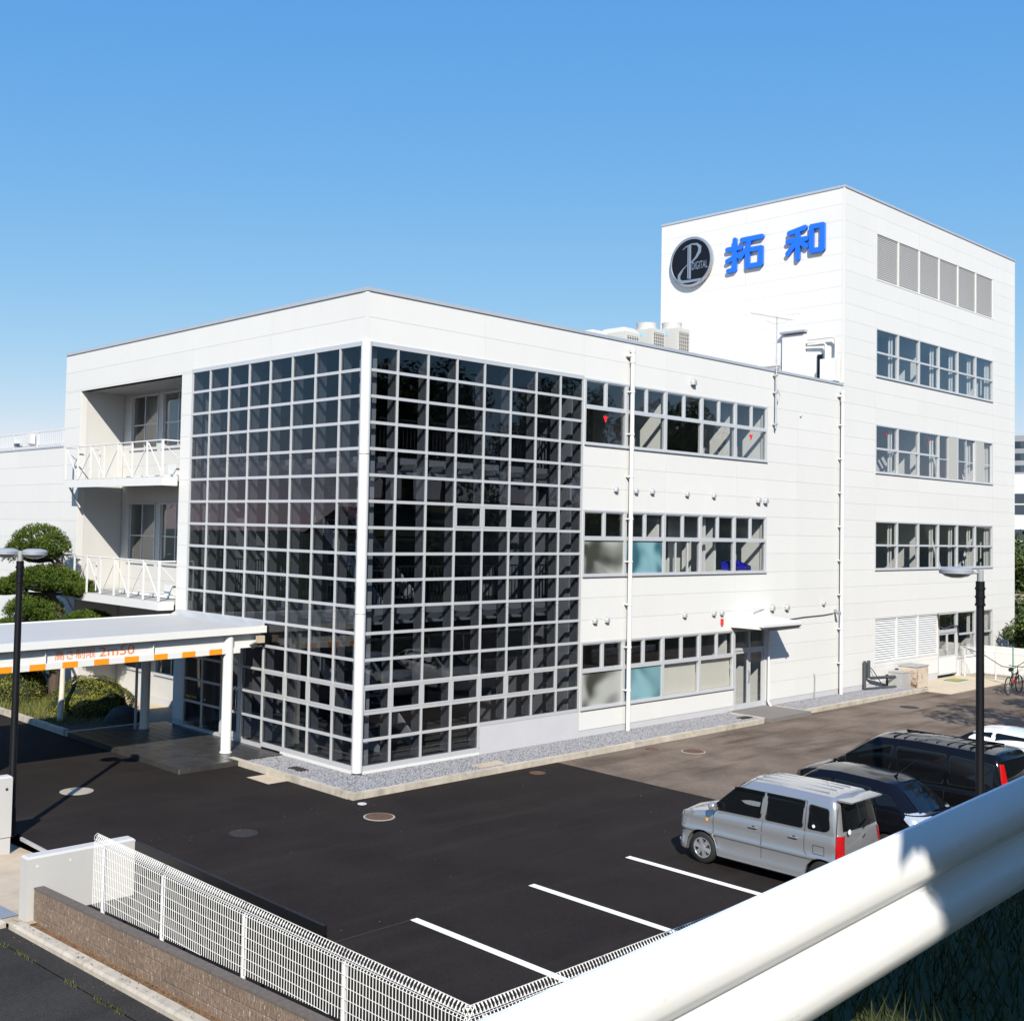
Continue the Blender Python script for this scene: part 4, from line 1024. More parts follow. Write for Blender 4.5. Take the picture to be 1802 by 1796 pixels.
mb = MB(); mb.extrude([(-.055, 3.95, 3.02), (-.055, 8.42, 3.02), (-.055, 8.42, 3.17), (-.055, 3.95, 3.17)], (.04, 0, 0)); mb.add([(-.30, 3.97, 3.035), (-.05, 3.97, 3.16), (-.05, 8.4, 3.16), (-.30, 8.4, 3.035), (-.30, 3.97, 3.02), (-.05, 3.97, 3.02), (-.05, 8.4, 3.02), (-.30, 8.4, 3.02)], [(0, 1, 2, 3), (0, 4, 5, 1), (3, 2, 6, 7), (0, 3, 7, 4)])
mb.build('flashing', 'coping', CP)
mb = MB(); mb.box(-.30, -.10, 3.80, 3.92, 2.62, 2.80); mb.build('lamp_box', 'apron', CP); MB().bar((-.42, 3.95, 2.52), (-.15, 3.98, 2.60), .1, .1).build('camera_unit', 'steel_dark', CP)
def beam_text(body, x0, z0, hgt, sx):
    me = text_mesh(body, 1.0)
    vs = [v.co for v in me.vertices]; a = min(v.x for v in vs); b = max(v.x for v in vs); c = min(v.y for v in vs); d = max(v.y for v in vs)
    for v in me.vertices:
        u = (v.co.x-a)/(b-a)*sx; h = (v.co.y-c)/(d-c)*hgt
        x = x0+u; v.co = Vector((x, 4.03-.011, cz(x)+z0+h))-wp(CP)
    me.materials.append(M['orange_text']); o = bpy.data.objects.new('lettering', me); COL.objects.link(o); o.parent = CP
beam_text('高さ制限', -5.66, -.455, .235, .98); beam_text('2m50', -4.58, -.445, .21, .90)

# ================================================================== LAMPS
def street_lamp(loc, zt, heads, label, r=.23):
    t = thing('street_lamp', loc, label, 'lamp', 'black post lamps with round grey heads'); x, y, z0 = loc
    mb = MB(); mb.lathe([(.085, 0), (.085, .5), (.07, .55), (.062, zt-z0-.55), (.062, zt-z0-.5)], (x, y, z0), 16); mb.lathe([(.11, 0), (.11, .03)], (x, y, z0), 16)
    mb.build('pole', 'black_pole', t, smooth=True)
    mb = MB()
    for h in (-.55, -.42, -.28): mb.lathe([(.082, h-.02), (.082, h+.02)], (x, y, zt), 16)
    mb.lathe([(.07, -.55), (.07, -.16)], (x, y, zt), 16); mb.build('collar', 'black_pole', t, smooth=True)
    MB().lathe([(.052, -.18), (.052, .03)], (x, y, zt), 14).build('pole_cap', 'lamp_grey', t, smooth=True)
    for (dx, dy, off) in heads:
        cx, cy = x+dx*off, y+dy*off
        MB().tube([(x, y, zt-.02), (x+dx*(off-r*.8), y+dy*(off-r*.8), zt-.01)], .025, 10).build('arm', 'lamp_grey', t, smooth=True)
        hd = MB().lathe([(r*.5, .075), (r*.85, .055), (r, .02), (r, -.035), (r*.93, -.045)], (cx, cy, zt), 28).build('lamp_head', 'lamp_grey', t, smooth=True)
        MB().lathe([(r*.86, -.044), (r*.66, -.085), (r*.3, -.11)], (cx, cy, zt), 24).build('diffuser', 'lamp_glass', hd, smooth=True)
rx, ry = .733, -.68
street_lamp((-8.12, .22, G), 5.07, ((rx, ry, .27), (-rx, -ry, .27)), 'black lamp post with two round heads by the gate pillar', .235)
street_lamp((2.62, -13.25, G), 5.16, ((-rx, -ry, .40),), 'black lamp post with one round head among the parked cars', .27)

# ================================================================== GATE WALLS, BLOCK WALL, FENCES, GATE
cw = thing('gate_wall', (-8.95, -4.35, -.3), 'low pale concrete gate wall end beside the mesh fence', 'wall')
def conc(mb, x0, x1, y0, y1, z0, z1, b=.03):
    mb.add([(x0, y0, z0), (x1, y0, z0), (x1, y1, z0), (x0, y1, z0), (x0, y0, z1-b), (x1, y0, z1-b), (x1, y1, z1-b), (x0, y1, z1-b), (x0+b, y0+b, z1), (x1-b, y0+b, z1), (x1-b, y1-b, z1), (x0+b, y1-b, z1)],
           [(0, 3, 2, 1), (0, 1, 5, 4), (1, 2, 6, 5), (2, 3, 7, 6), (3, 0, 4, 7), (4, 5, 9, 8), (5, 6, 10, 9), (6, 7, 11, 10), (7, 4, 8, 11), (8, 9, 10, 11)]); return mb
conc(MB(), -9.78, -8.02, -4.42, -4.18, -.31, .67).build('wall_body', 'concrete_wall', cw)
MB().box(-9.775, -8.03, -4.415, -4.185, -.7, -.325).build('footing', 'concrete_wall', cw)
for x, z in ((-9.62, .52), (-9.1, .52), (-9.1, -.12), (-8.5, .52)):
    MB().lathe([(.022, .012), (.022, -.004)], (x, -4.42, z), 10, 'Y').build('tie_hole', 'concrete', cw)
cw2 = thing('gate_wall', (-9.2, 0.0, -.3), 'pale concrete gate pillar wall at the left edge by the lamp post', 'wall')
conc(MB(), -10.2, -8.27, -.16, .06, -.165, .95).build('wall_body', 'concrete_wall', cw2)
MB().box(-10.19, -8.28, -.155, .055, -.6, -.18).build('footing', 'concrete_wall', cw2)
MB().lathe([(.025, .014), (.025, -.01)], (-8.38, -.16, .72), 10, 'Y').build('tie_hole', 'steel_dark', cw2)
# textured block wall
bw = thing('block_wall', (-9.58, -9, -.3), 'brown split face block wall below the white mesh fence', 'wall')
def zt_(y): return .205+.047*(-4.1-y)
y0 = -4.44; mb = MB()
for yy in (y0, -13.9): mb.v += [(-9.645, yy, -.8), (-9.53, yy, -.8), (-9.53, yy, zt_(yy)-.02), (-9.645, yy, zt_(yy)-.02)]
mb.f += [(0, 1, 2, 3), (7, 6, 5, 4), (0, 4, 5, 1), (1, 5, 6, 2), (2, 6, 7, 3), (3, 7, 4, 0)]
mb.build('core', 'block_cap', bw)
br = random.Random(5)
for c in range(4):
    y = y0-(.2 if c % 2 else 0)
    if c % 2: 
        pass
    yy = y0
    while yy > -13.8:
        L = .2 if (c % 2 and yy == y0) else .4
        za, zb = zt_(yy)-.195*(c+1)+.002, zt_(yy)-.195*c-(.03 if c == 0 else .002)
        za2, zb2 = za+.047*L, zb+.047*L
        xo = -9.665-br.uniform(0, .006); a, b = yy-.002, yy-L+.002
        m = MB(); bv = .008
        m.add([(-9.60, a, za), (-9.60, b, za2), (-9.60, b, zb2), (-9.60, a, zb), (xo+bv, a, za), (xo+bv, b, za2), (xo+bv, b, zb2), (xo+bv, a, zb), (xo, a-bv, za+bv), (xo, b+bv, za2+bv), (xo, b+bv, zb2-bv), (xo, a-bv, zb-bv)],
              [(0, 1, 2, 3), (0, 4, 5, 1), (1, 5, 6, 2), (2, 6, 7, 3), (3, 7, 4, 0), (4, 8, 9, 5), (5, 9, 10, 6), (6, 10, 11, 7), (7, 11, 8, 4), (8, 11, 10, 9)])
        m.build('concrete_block', 'block', bw); yy -= L
mb = MB()
for yy in (y0, -13.9): mb.v += [(-9.672, yy, zt_(yy)-.03), (-9.52, yy, zt_(yy)-.03), (-9.52, yy, zt_(yy)), (-9.672, yy, zt_(yy))]
mb.f += [(0, 1, 2, 3), (7, 6, 5, 4), (0, 4, 5, 1), (1, 5, 6, 2), (2, 6, 7, 3), (3, 7, 4, 0)]
mb.build('cap', 'block_cap', bw)
struct(MB().box(-9.52, -7.945, -13.7, -4.3, -.8, -.22).build('inner_verge', 'asphalt_new'))
# white mesh fences: posts, and one welded wire panel per bay with a rolled top
def wire_panel(a, b, zb0, zb1, zt, nx, inward):
    """panel from a to b (xy); zb0/zb1 bottom at the two ends; rolled top"""
    a, b = Vector((*a, 0)), Vector((*b, 0)); d = (b-a); L = d.length; d.normalize(); nrm = Vector(inward).normalized()
    mb = MB(); n = int(L/.05); r = .0026
    prof = lambda zb: [(0, zb), (0, zt-.13), (.075, zt-.02), (.04, zt), (-.0, zt-.03), (-.005, zt-.075)]
    def wire(p, q, rr=.003):
        p, q = Vector(p), Vector(q); dd = (q-p).normalized(); s1 = dd.orthogonal().normalized()*rr; s2 = dd.cross(s1).normalized()*rr
        bse = len(mb.v)
        for c in (p, q): mb.v += [tuple(c+s1), tuple(c-s1*.5+s2*.87), tuple(c-s1*.5-s2*.87)]
        mb.f += [(bse, bse+1, bse+4, bse+3), (bse+1, bse+2, bse+5, bse+4), (bse+2, bse, bse+3, bse+5)]
    for i in range(n+1):
        u = L*i/n; zb = zb0+(zb1-zb0)*u/L
        pts = [a+d*u+nrm*o+Vector((0, 0, z)) for o, z in prof(zb)]
        for p, q in zip(pts, pts[1:]): wire(p, q, .0047)
    z = max(zb0, zb1)+.03
    hz = []
    z = zt-.135
    while z > min(zb0, zb1)+.02: hz.append((0, z)); z -= .12
    hz += [(.075, zt-.02), (-.005, zt-.075), (0, zt-.10)]
    for o, z in hz:
        u0, u1 = 0, L
        if z < max(zb0, zb1) and abs(zb1-zb0) > 1e-6:
            k = (z-zb0)/(zb1-zb0)*L
            if zb1 > zb0: u1 = max(0, min(L, k))
            else: u0 = max(0, min(L, k))
            if u1-u0 < .05: continue
        wire(a+d*u0+nrm*o+Vector((0, 0, z)), a+d*u1+nrm*o+Vector((0, 0, z)), .0042)
    return mb
def mesh_fence(name, p0, p1, nb, zbf, zt, label, inward, loc, endpost=True):
    t = thing(name, loc, label, 'fence', 'white welded mesh fences')
    p0, p1 = Vector(p0), Vector(p1)
    for i in range(nb):
        a, b = p0.lerp(p1, i/nb), p0.lerp(p1, (i+1)/nb)
        wire_panel(a, b, zbf(a), zbf(b), zt, 0, inward).build('wire_panel', 'white_paint', t, fix=False)
    for i in range(nb+1):
        f = (i+(.13 if i == 0 else 0))/nb
        q = p0.lerp(p1, f); nn = Vector(inward).normalized()
        MB().lathe([(.03, zbf(q)-.12), (.03, zt-.15), (.026, zt-.14)], (q.x+nn.x*.035, q.y+nn.y*.035, 0), 12).build('post', 'white_paint', t, smooth=True)
    return t
mesh_fence('mesh_fence', (-9.50, -6.0), (-9.50, -13.55), 4, lambda q: zt_(q.y)+.03, 1.315, 'white welded mesh fence on top of the brown block wall', (1, 0, 0), (-9.5, -9.7, .2))
mesh_fence('mesh_fence', (-9.50, -13.55), (26.5, -13.55), 18, lambda q: .06, 1.30, 'white welded mesh fence along the edge of the parking bays', (0, 1, 0), (8, -13.55, -.2))
struct(MB().box(-9.5, 30, -13.75, -13.62, -.8, .04).build('fence_footing', 'concrete'))
# black sliding gate parked behind the fence
gt = thing('sliding_gate', (-8.0, -6.7, G), 'long black sliding gate parked behind the mesh fence', 'gate')
MB().box(-8.03, -7.97, -9.4, -4.1, .45, .62).build('top_beam', 'black_gate', gt)
MB().box(-8.03, -7.97, -9.4, -4.1, -.18, -.08).build('bottom_beam', 'black_gate', gt)
yy = -4.2
while yy > -9.35:
    piece('bar', (.035, .03, .56), 'black_gate', gt, (-8.0, yy, .18)); yy -= .11
for yy in (-4.13, -9.37): piece('end_post', (.055, .06, .64), 'black_gate', gt, (-8.0, yy, .18))
for yy in (-5, -8.6): MB().lathe([(.06, -.02), (.06, .02)], (-8.0, yy, -.20), 16, 'X').build('wheel', 'steel_dark', gt)
struct(MB().box(-8.03, -7.99, -9.5, 0, G-.05, G+.012).build('gate_rail', 'galv'))

# ================================================================== GUARDRAIL
GR = thing('guardrail', (-14, -19.6, 4.1), 'white corrugated steel guardrail close in front of the camera', 'guardrail')
def gz(x): return 4.909+.041*(x+12.9)
prof = [(.004, -.012), (.0, .0), (.014, .002), (.030, -.014), (.060, -.058), (.067, -.074), (.068, -.118), (.061, -.134), (.026, -.166), (.018, -.177), (.017, -.186), (.018, -.195), (.026, -.206), (.061, -.238), (.068, -.254), (.067, -.298), (.060, -.316), (.030, -.358), (.014, -.372), (.0, -.368)]
def wbeam(x0, x1, lap):
    mb = MB(); pts = prof+[(a-.0045*(1 if i else 1), b) for i, (a, b) in reversed(list(enumerate(prof)))]
    # offset copy for thickness
    th = .005; inner = []
    for i in range(len(prof)):
        p0, p1 = Vector(prof[max(0, i-1)]), Vector(prof[min(len(prof)-1, i+1)]); d = (p1-p0).normalized(); nrm = Vector((d.y, -d.x))
        inner.append(tuple(Vector(prof[i])+nrm*th))
    loop = prof+inner[::-1]; n = len(loop)
    for x in (x0, x1): mb.v += [(x, -19.62-a-lap, gz(x)+b) for a, b in loop]
    mb.f = [tuple(range(n)), tuple(reversed(range(n, 2*n)))]+[(i, i+n, (i+1) % n+n, (i+1) % n) for i in range(n)]
    return mb
for i, (a, b) in enumerate(((-28.9, -24.3), (-24.6, -20.3), (-20.6, -16.3), (-16.6, -12.0), (-12.3, -7.9), (-8.2, -3.9), (-4.2, .1), (-.2, 4.1))):
    wbeam(a, b, .006*(i % 2)).build('rail_beam', 'guard', GR, smooth=True, ang=28)
for x in (-24.4, -20.4, -16.45, -12.15, -8.05, -4.05, 0): MB().lathe([(.057, 3.9), (.057, gz(x)-.03), (.03, gz(x)-.01)], (x, -19.545, 0), 18).build('post', 'guard', GR, smooth=True)
for x in (-16.5, -16.4, -12.2, -12.1):
    for dz in (-.075, -.295): MB().lathe([(.014, -.012), (.012, .0)], (x, -19.62-.078, gz(x)+dz), 10, 'Y').build('bolt', 'bolt', GR)

# ================================================================== CARS
def lerp(a, b, t): return a+(b-a)*t
def pw(tab, x):
    if x <= tab[0][0]: return tab[0][1]
    for (a, b), (c, d) in zip(tab, tab[1:]):
        if x <= c:
            t = (x-a)/(c-a); t = t*t*(3-2*t) if False else t
            return b+(d-b)*t
    return tab[-1][1]
def outline(xf, xr, hw, rf, rr_, bowf, bowr, ns=46, na=6, nf=5):
    """half outline, front centre to rear centre, y>=0"""
    P = []
    for i in range(nf): P.append((xf, (hw-rf)*i/nf))
    for i in range(na+1):
        a = math.pi/2*i/na; P.append((xf-rf+rf*math.cos(a), hw-rf+rf*math.sin(a)))
    for i in range(1, ns): P.append((lerp(xf-rf, xr+rr_, i/ns), hw))
    for i in range(na+1):
        a = math.pi/2*i/na; P.append((xr+rr_-rr_*math.sin(a), hw-rr_+rr_*math.cos(a)))
    for i in range(1, nf+1): P.append((xr, (hw-rr_)*(1-i/nf)))
    out = []
    for x, y in P:
        t = (y/hw)**2
        if x > (xf+xr)/2: x -= bowf*t*max(0, (x-(xf-.5))/.5)
        else: x += bowr*t*max(0, ((xr+.5)-x)/.5)
        out.append((x, y))
    return out
def loft(rings, cap_top=None, cap_rows=6):
    """rings: list of half outlines with z [(x,y,z)]; mirrored into a closed shell"""
    mb = MB(); n = len(rings[0])
    for rg in rings:
        for p in rg: mb.v.append(p)
        for p in reversed(rg[1:-1]): mb.v.append((p[0], -p[1], p[2]))
    m = 2*n-2
    for i in range(len(rings)-1):
        for k in range(m):
            a, b = i*m+k, i*m+(k+1) % m
            mb.f.append((a, b, b+m, a+m))
    if cap_top:
        rg = rings[-1]; base = len(mb.v); q = cap_rows
        for p in rg:
            for j in range(q+1):
                s = 1-2*j/q; mb.v.append((p[0], p[1]*s, p[2]+cap_top(p[0])*(1-s*s)))
        for i in range(n-1):
            for j in range(q):
                a = base+i*(q+1)+j; mb.f.append((a, a+1, a+q+2, a+q+1))
    return mb
def roundpoly(pts, r, n=4):
    out = []
    m = len(pts)
    for i in range(m):
        p = Vector(pts[i]); a = (Vector(pts[i-1])-p); b = (Vector(pts[(i+1) % m])-p)
        rr2 = min(r, a.length*.45, b.length*.45); a.normalize(); b.normalize()
        p0, p1 = p+a*rr2, p+b*rr2
        for k in range(n+1):
            t = k/n; out.append(tuple((1-t)**2*p0+2*t*(1-t)*p+t*t*p1))
    return out
def make_wheel(root, x, y, r, wd, sgn, spokes=6):
    t = MB(); pr = [(r*.66, -wd/2), (r*.92, -wd/2), (r, -wd*.36), (r, wd*.36), (r*.92, wd/2), (r*.66, wd/2)]
    t.lathe(pr, (x, y, r), 32, 'Y', cap=False); t.lathe([(r*.66, -wd*.4), (r*.66, -wd*.3)], (x, y, r), 24, 'Y')
    w_ = t.build('wheel', 'tyre', root, smooth=True, ang=50, local=True)
    yo = y+sgn*wd*.44
    b = MB(); b.lathe([(r*.64, 0), (r*.64, -sgn*.03)], (x, yo-sgn*.03, r), 24, 'Y'); b.build('barrel', 'rim_dark', w_, local=True)
    b = MB(); b.lathe([(r*.68, 0), (r*.70, sgn*.008), (r*.60, sgn*.010), (r*.58, -sgn*.01)], (x, yo, r), 28, 'Y', cap=False)
    b.lathe([(r*.20, -sgn*.01), (r*.20, sgn*.012), (r*.08, sgn*.016)], (x, yo, r), 16, 'Y')
    for k in range(spokes):
        a = 2*math.pi*(k+.25)/spokes
        c, s = math.cos(a), math.sin(a); px, pz = -s, c
        i0, i1 = r*.12, r*.62; w0, w1 = r*.10, r*.155
        b.add([(x+c*i0+px*w0, yo+sgn*.010, r+s*i0+pz*w0), (x+c*i0-px*w0, yo+sgn*.010, r+s*i0-pz*w0), (x+c*i1-px*w1, yo+sgn*.004, r+s*i1-pz*w1), (x+c*i1+px*w1, yo+sgn*.004, r+s*i1+pz*w1),
               (x+c*i0+px*w0, yo-sgn*.02, r+s*i0+pz*w0), (x+c*i0-px*w0, yo-sgn*.02, r+s*i0-pz*w0), (x+c*i1-px*w1, yo-sgn*.02, r+s*i1-pz*w1), (x+c*i1+px*w1, yo-sgn*.02, r+s*i1+pz*w1)],
              [(0, 1, 2, 3), (4, 7, 6, 5), (0, 4, 5, 1), (1, 5, 6, 2), (2, 6, 7, 3), (3, 7, 4, 0)])
    b.build('rim', 'rim', w_, smooth=True, ang=30, local=True)
root_patch = {}
def make_car(name, label, loc, rz, S):
    root = thing(name, loc, label, S.get('cat', 'car'), 'cars parked nose to the building', rz)
    body = S['paint']; xf, xr, hw = S['xf'], S['xr'], S['hw']; wr, wxs = S['wr'], S['wx']; ar = wr+S.get('gap', .045)
    belt = lambda x: pw(S['belt'], x); roof = lambda x: pw(S['roof'], x)
    def arch(x):
        z = 0
        for wx in wxs:
            d = abs(x-wx)
            if d < ar: z = max(z, wr+math.sqrt(ar*ar-d*d)*1.0)
        return z
    LV = S['levels']     # (z or None for belt, side inset, front inset, rear inset)
    rings = []
    for z, si, fi, ri in LV:
        o = outline(xf-fi, xr+ri, hw-si, S['rf'], S['rr'], S['bowf'], S['bowr'])
        rg = []
        for x, y in o:
            zz = belt(x) if z is None else min(z, belt(x)-.01)
            if y > hw-si-.06: zz = max(zz, min(arch(x), belt(x)-.05))
            rg.append((x, y, zz))
        rings.append(rg)
    # fold the lower edge inwards
    low = [(x*.985, y*.9, z) for x, y, z in rings[0]]
    sh = loft([low]+rings, S['hoodcrown'])
    bd = sh.build('body', body, root, smooth=True, ang=38, local=True, fix=False)
    side = lambda z: pw([(l[0] if l[0] is not None else belt(0), hw-l[1]) for l in LV], z)
    # greenhouse
    gh = []
    hs = [0, .25, .5, .75, .92, 1.0]
    for h in hs:
        e = 0 if h < 1 else .025
        f = lerp(S['xc'], S['xrf'], h)+S['wsb']*4*h*(1-h)-e; r = lerp(S['xg'], S['xrr'], h)-S['rwb']*4*h*(1-h)+e
        wv = lerp(S['wb'], S['wt'], h)+.018*4*h*(1-h)-e
        o = outline(f, r, wv, .16, S.get('grr', .10), .10, .05, 30)
        gh.append([(x, y, lerp(belt(x)-.03, roof(x), h)) for x, y in o])
    gh.append([(lerp(x, (S['xrf']+S['xrr'])/2, .03), y*.93, z+.028) for x, y, z in gh[-1]])
    g = loft(gh, lambda x: .03); cab = g.build('cabin', body, root, smooth=True, ang=38, local=True, fix=False)
    def gy(x, z):
        h = max(0, min(1, (z-belt(x)+.03)/(roof(x)-belt(x)+.03))); return lerp(S['wb'], S['wt'], h)+.018*4*h*(1-h)
    for sgn in (1, -1):
        for wdef in S['side']:
            P = roundpoly(wdef, .05); mb = MB()
            out = [(x, sgn*(gy(x, z)+.007), z) for x, z in P]; mb.extrude(out, (0, -sgn*.03, 0))
            mb.build('side_window', 'car_glass', root, local=True)
            # rubber surround
            cxw = sum(p[0] for p in P)/len(P); czw = sum(p[1] for p in P)/len(P)
            P2 = [(cxw+(x-cxw)*1.045, czw+(z-czw)*1.06) for x, z in P]; mb = MB(); mb.extrude([(x, sgn*(gy(x, z)+.003), z) for x, z in P2], (0, -sgn*.02, 0)); mb.build('window_trim', S.get('trim', 'car_trim'), root, local=True)
    def glassgrid(front, h0, h1, inset):
        mb = MB(); ny, nh = 10, 5; V = []
        for th in (0, 1):
            for i in range(nh+1):
                h = lerp(h0, h1, i/nh)
                for j in range(ny+1):
                    s = -1+2*j/ny; wv = lerp(S['wb'], S['wt'], h)-inset; y = s*wv
                    if front: x = lerp(S['xc'], S['xrf'], h)+S['wsb']*4*h*(1-h)-.10*(y/(wv+inset))**2+.012-(.02 if th else 0)
                    else: x = lerp(S['xg'], S['xrr'], h)-S['rwb']*4*h*(1-h)+.05*(y/(wv+inset))**2-.012+(.02 if th else 0)
                    V.append((x, y, lerp(belt(x)-.03, roof(x), h)+.004))
        b = (nh+1)*(ny+1); mb.v = V
        for i in range(nh):
            for j in range(ny):
                a = i*(ny+1)+j; mb.f.append((a, a+1, a+ny+2, a+ny+1)); mb.f.append((b+a, b+a+1, b+a+ny+2, b+a+ny+1))
        mb.build('windscreen' if front else 'rear_window', 'car_glass', root, smooth=True, local=True)
    glassgrid(True, *S.get('ws', (.06, .95)), .14); glassgrid(False, *S.get('rw', (.1, .92)), S.get('rwi', .13))
    # dark underbody and wheels
    ux0, ux1 = xr+.16, xf-.32
    MB().box(ux0, ux1, -hw+.24, hw-.24, .16, .62).build('underbody', 'car_trim', root, local=True)
    for a, b, iv in ((wxs[0]+ar+.02, xf-.30, .22), (wxs[1]+ar+.02, wxs[0]-ar-.02, .05), (xr+.20, wxs[1]-ar-.02, .14)):
        if b > a: MB().box(a, b, -hw+iv, hw-iv, .19, .5).build('underbody', 'car_trim', root, local=True)
    for wx in wxs:
        MB().box(wx-ar-.04, wx+ar+.04, -hw+.20, hw-.20, .16, wr+ar+.03).build('wheel_well', 'car_trim', root, local=True)
        for sgn in (1, -1): make_wheel(root, wx, sgn*(hw-S.get('wi', .105)), wr, .165, sgn, S.get('spokes', 6))
    # seams on the sides
    for sgn in (1, -1):
        for ln in S['seams']:
            mb = MB(); pts = []
            for (x0, z0), (x1, z1) in zip(ln, ln[1:]):
                for i in range(9): pts.append((lerp(x0, x1, i/8), lerp(z0, z1, i/8)))
            w2 = .0045
            for (xa, za), (xb, zb) in zip(pts, pts[1:]):
                d = Vector((xb-xa, zb-za)); 
                if d.length < 1e-6: continue
                d.normalize(); nx, nz = -d.y*w2, d.x*w2
                ya = sgn*((side(za) if za < belt(xa)-.02 else gy(xa, za))+.0016); yb = sgn*((side(zb) if zb < belt(xb)-.02 else gy(xb, zb))+.0016)
                mb.add([(xa+nx, ya, za+nz), (xa-nx, ya, za-nz), (xb-nx, yb, zb-nz), (xb+nx, yb, zb+nz)], [(0, 1, 2, 3)])
            mb.build('door_seam', 'car_trim', root, local=True, fix=False)
        for hx, hz in S.get('handles', []):
            mb = MB(); y = sgn*(side(hz)); mb.tube([(hx+.085, y, hz), (hx+.07, y+sgn*.03, hz+.004), (hx-.07, y+sgn*.03, hz+.004), (hx-.085, y, hz)], .013, 8)
            mb.build('door_handle', S.get('handlem', body), root, smooth=True, local=True)
            MB().lathe([(.036, 0), (.030, -sgn*.003)], (hx, y+sgn*.0035, hz-.005), 14, 'Y').build('handle_cup', 'car_trim', root, local=True)
        mx, mz = S['mirror']
        mb = MB(); y = sgn*(gy(mx, mz)); yo = y+sgn*.13
        mb.lathe([(.02, -.055), (.065, -.045), (.088, -.01), (.09, .03), (.06, .06), (.02, .065)], (mx-.0, yo, mz+.06), 14, 'X'); mb.tube([(mx, y-sgn*.02, mz), (mx+.01, yo, mz+.03)], .028, 8)
        mb.build('mirror', S.get('mirrorm', body), root, smooth=True, local=True)
    def patch(nm, m, rows, rear=True):
        for sgn in (1, -1):
            mb = MB(); nr = 8
            dr = []
            for (za, a0, a1), (zb, b0, b1) in zip(rows, rows[1:]):
                for i in range(3): t = i/3; dr.append((lerp(za, zb, t), lerp(a0, b0, t), lerp(a1, b1, t)))
            dr.append(rows[-1])
            for z, a0, a1 in dr:
                zb_ = belt(xr+.2)
                if z < zb_:
                    L2 = [(l[0] if l[0] is not None else zb_, l[1], l[2], l[3]) for l in LV]
                    si, fi, ri = [pw([(l[0], l[q]) for l in L2], z) for q in (1, 2, 3)]
                    o = outline(xf-fi, xr+ri, hw-si, S['rf'], S['rr'], S['bowf'], S['bowr']); st = 57
                else:
                    h = max(0, min(1, (z-zb_+.03)/(roof(xr+.25)-zb_+.03)))
                    o = outline(lerp(S['xc'], S['xrf'], h)+S['wsb']*4*h*(1-h), lerp(S['xg'], S['xrr'], h)-S['rwb']*4*h*(1-h), lerp(S['wb'], S['wt'], h)+.018*4*h*(1-h), .16, S.get('grr', .10), .10, .05, 30); st = 41
                if not rear: st = 5
                for j in range(nr+1):
                    q = lerp(a0, a1, j/nr)+st; i0 = int(math.floor(q)); f = q-i0; p0, p1 = o[i0], o[min(i0+1, len(o)-1)]
                    x, y = lerp(p0[0], p1[0], f), lerp(p0[1], p1[1], f); dx, dy = p1[0]-p0[0], p1[1]-p0[1]; L = math.hypot(dx, dy) or 1
                    mb.v.append((x-dy/L*-.0 + (dy/L)*0 + (-(-dy)/L)*0 + (x-0)*.004, sgn*(y+.005), z))
            for i in range(len(dr)-1):
                for j in range(nr): a = i*(nr+1)+j; mb.f.append((a, a+1, a+nr+2, a+nr+1))
            mb.build(nm, m, root, smooth=True, local=True, fix=False)
    root_patch[root.name] = patch
    return root, side, gy, belt, roof
SIL = dict(paint='car_silver', xf=1.6975, xr=-1.6975, hw=.7375, wr=.279, wx=(1.03, -1.33), rf=.26, rr=.10, bowf=.10, bowr=.03, hoodcrown=lambda x: .035 if x > .6 else .01,
    belt=[(-1.70, 1.03), (-1.0, 1.015), (.6, .985), (.95, .965), (1.35, .895), (1.60, .835), (1.70, .80)],
    roof=[(-1.70, 1.545), (-1.45, 1.575), (-.6, 1.595), (.1, 1.585), (.45, 1.545), (.62, 1.50)],
    levels=[(.185, .035, .04, .04), (.21, .012, .015, .02), (.32, .010, .0, .0), (.345, .022, .02, .015), (.545, .022, .03, .018), (.562, .002, .03, .018), (.60, .000, .03, .018), (.622, .014, .032, .02), (.80, .008, .05, .03), (.90, .022, .08, .04), (None, .052, .13, .05)],
    xc=1.00, xrf=.34, xg=-1.655, xrr=-1.545, wb=.692, wt=.595, wsb=.02, rwb=.0, grr=.10, ws=(.07, .94), rw=(.14, .90), rwi=.11,
    side=[[(.86, 1.015), (.86, 1.03), (.40, 1.44), (-.17, 1.455), (-.13, 1.035)], [(-.245, 1.035), (-.275, 1.455), (-.95, 1.445), (-.935, 1.04)], [(-1.045, 1.045), (-1.05, 1.435), (-1.40, 1.41), (-1.435, 1.10), (-1.36, 1.05)]],
    seams=[[(.80, .95), (.79, .55), (.70, .36)], [(-.185, .98), (-.175, .36)], [(-.99, 1.0), (-1.00, .66), (-1.05, .60)], [(.80, .955), (.50, 1.30), (.36, 1.48), (-1.0, 1.485)], [(-1.0, 1.48), (-.99, 1.0)], [(-1.56, 1.47), (-1.575, .32)], [(-1.16, .80), (-1.36, .80), (-1.36, .66), (-1.16, .66), (-1.16, .80)]],
    handles=[(-.02, .86), (-.80, .855)], mirror=(.74, 1.03), cat='car')
car, side, gy, belt, roof = make_car('parked_car', 'silver boxy small wagon nearest the empty bays', (1.46, -10.13, G), R(90), SIL)
for sgn in (1, -1):
    y = sgn*.70
    MB().lathe([(.03, .0), (.022, sgn*.012)], (.93, sgn*.7265, .80), 12, 'Y').build('side_marker', 'lamp_amber', car, smooth=True, local=True)
root_patch[car.name]('tail_light', 'lamp_red', [(.61, .5, 6.3), (.80, .6, 6.4), (1.015, .8, 6.4)])
root_patch[car.name]('reversing_lamp', 'lamp_clear', [(.555, .5, 6.3), (.60, .5, 6.3)])
root_patch[car.name]('headlight', 'lamp_clear', [(.62, 0.5, 5.0), (.78, .5, 5.6)], False)
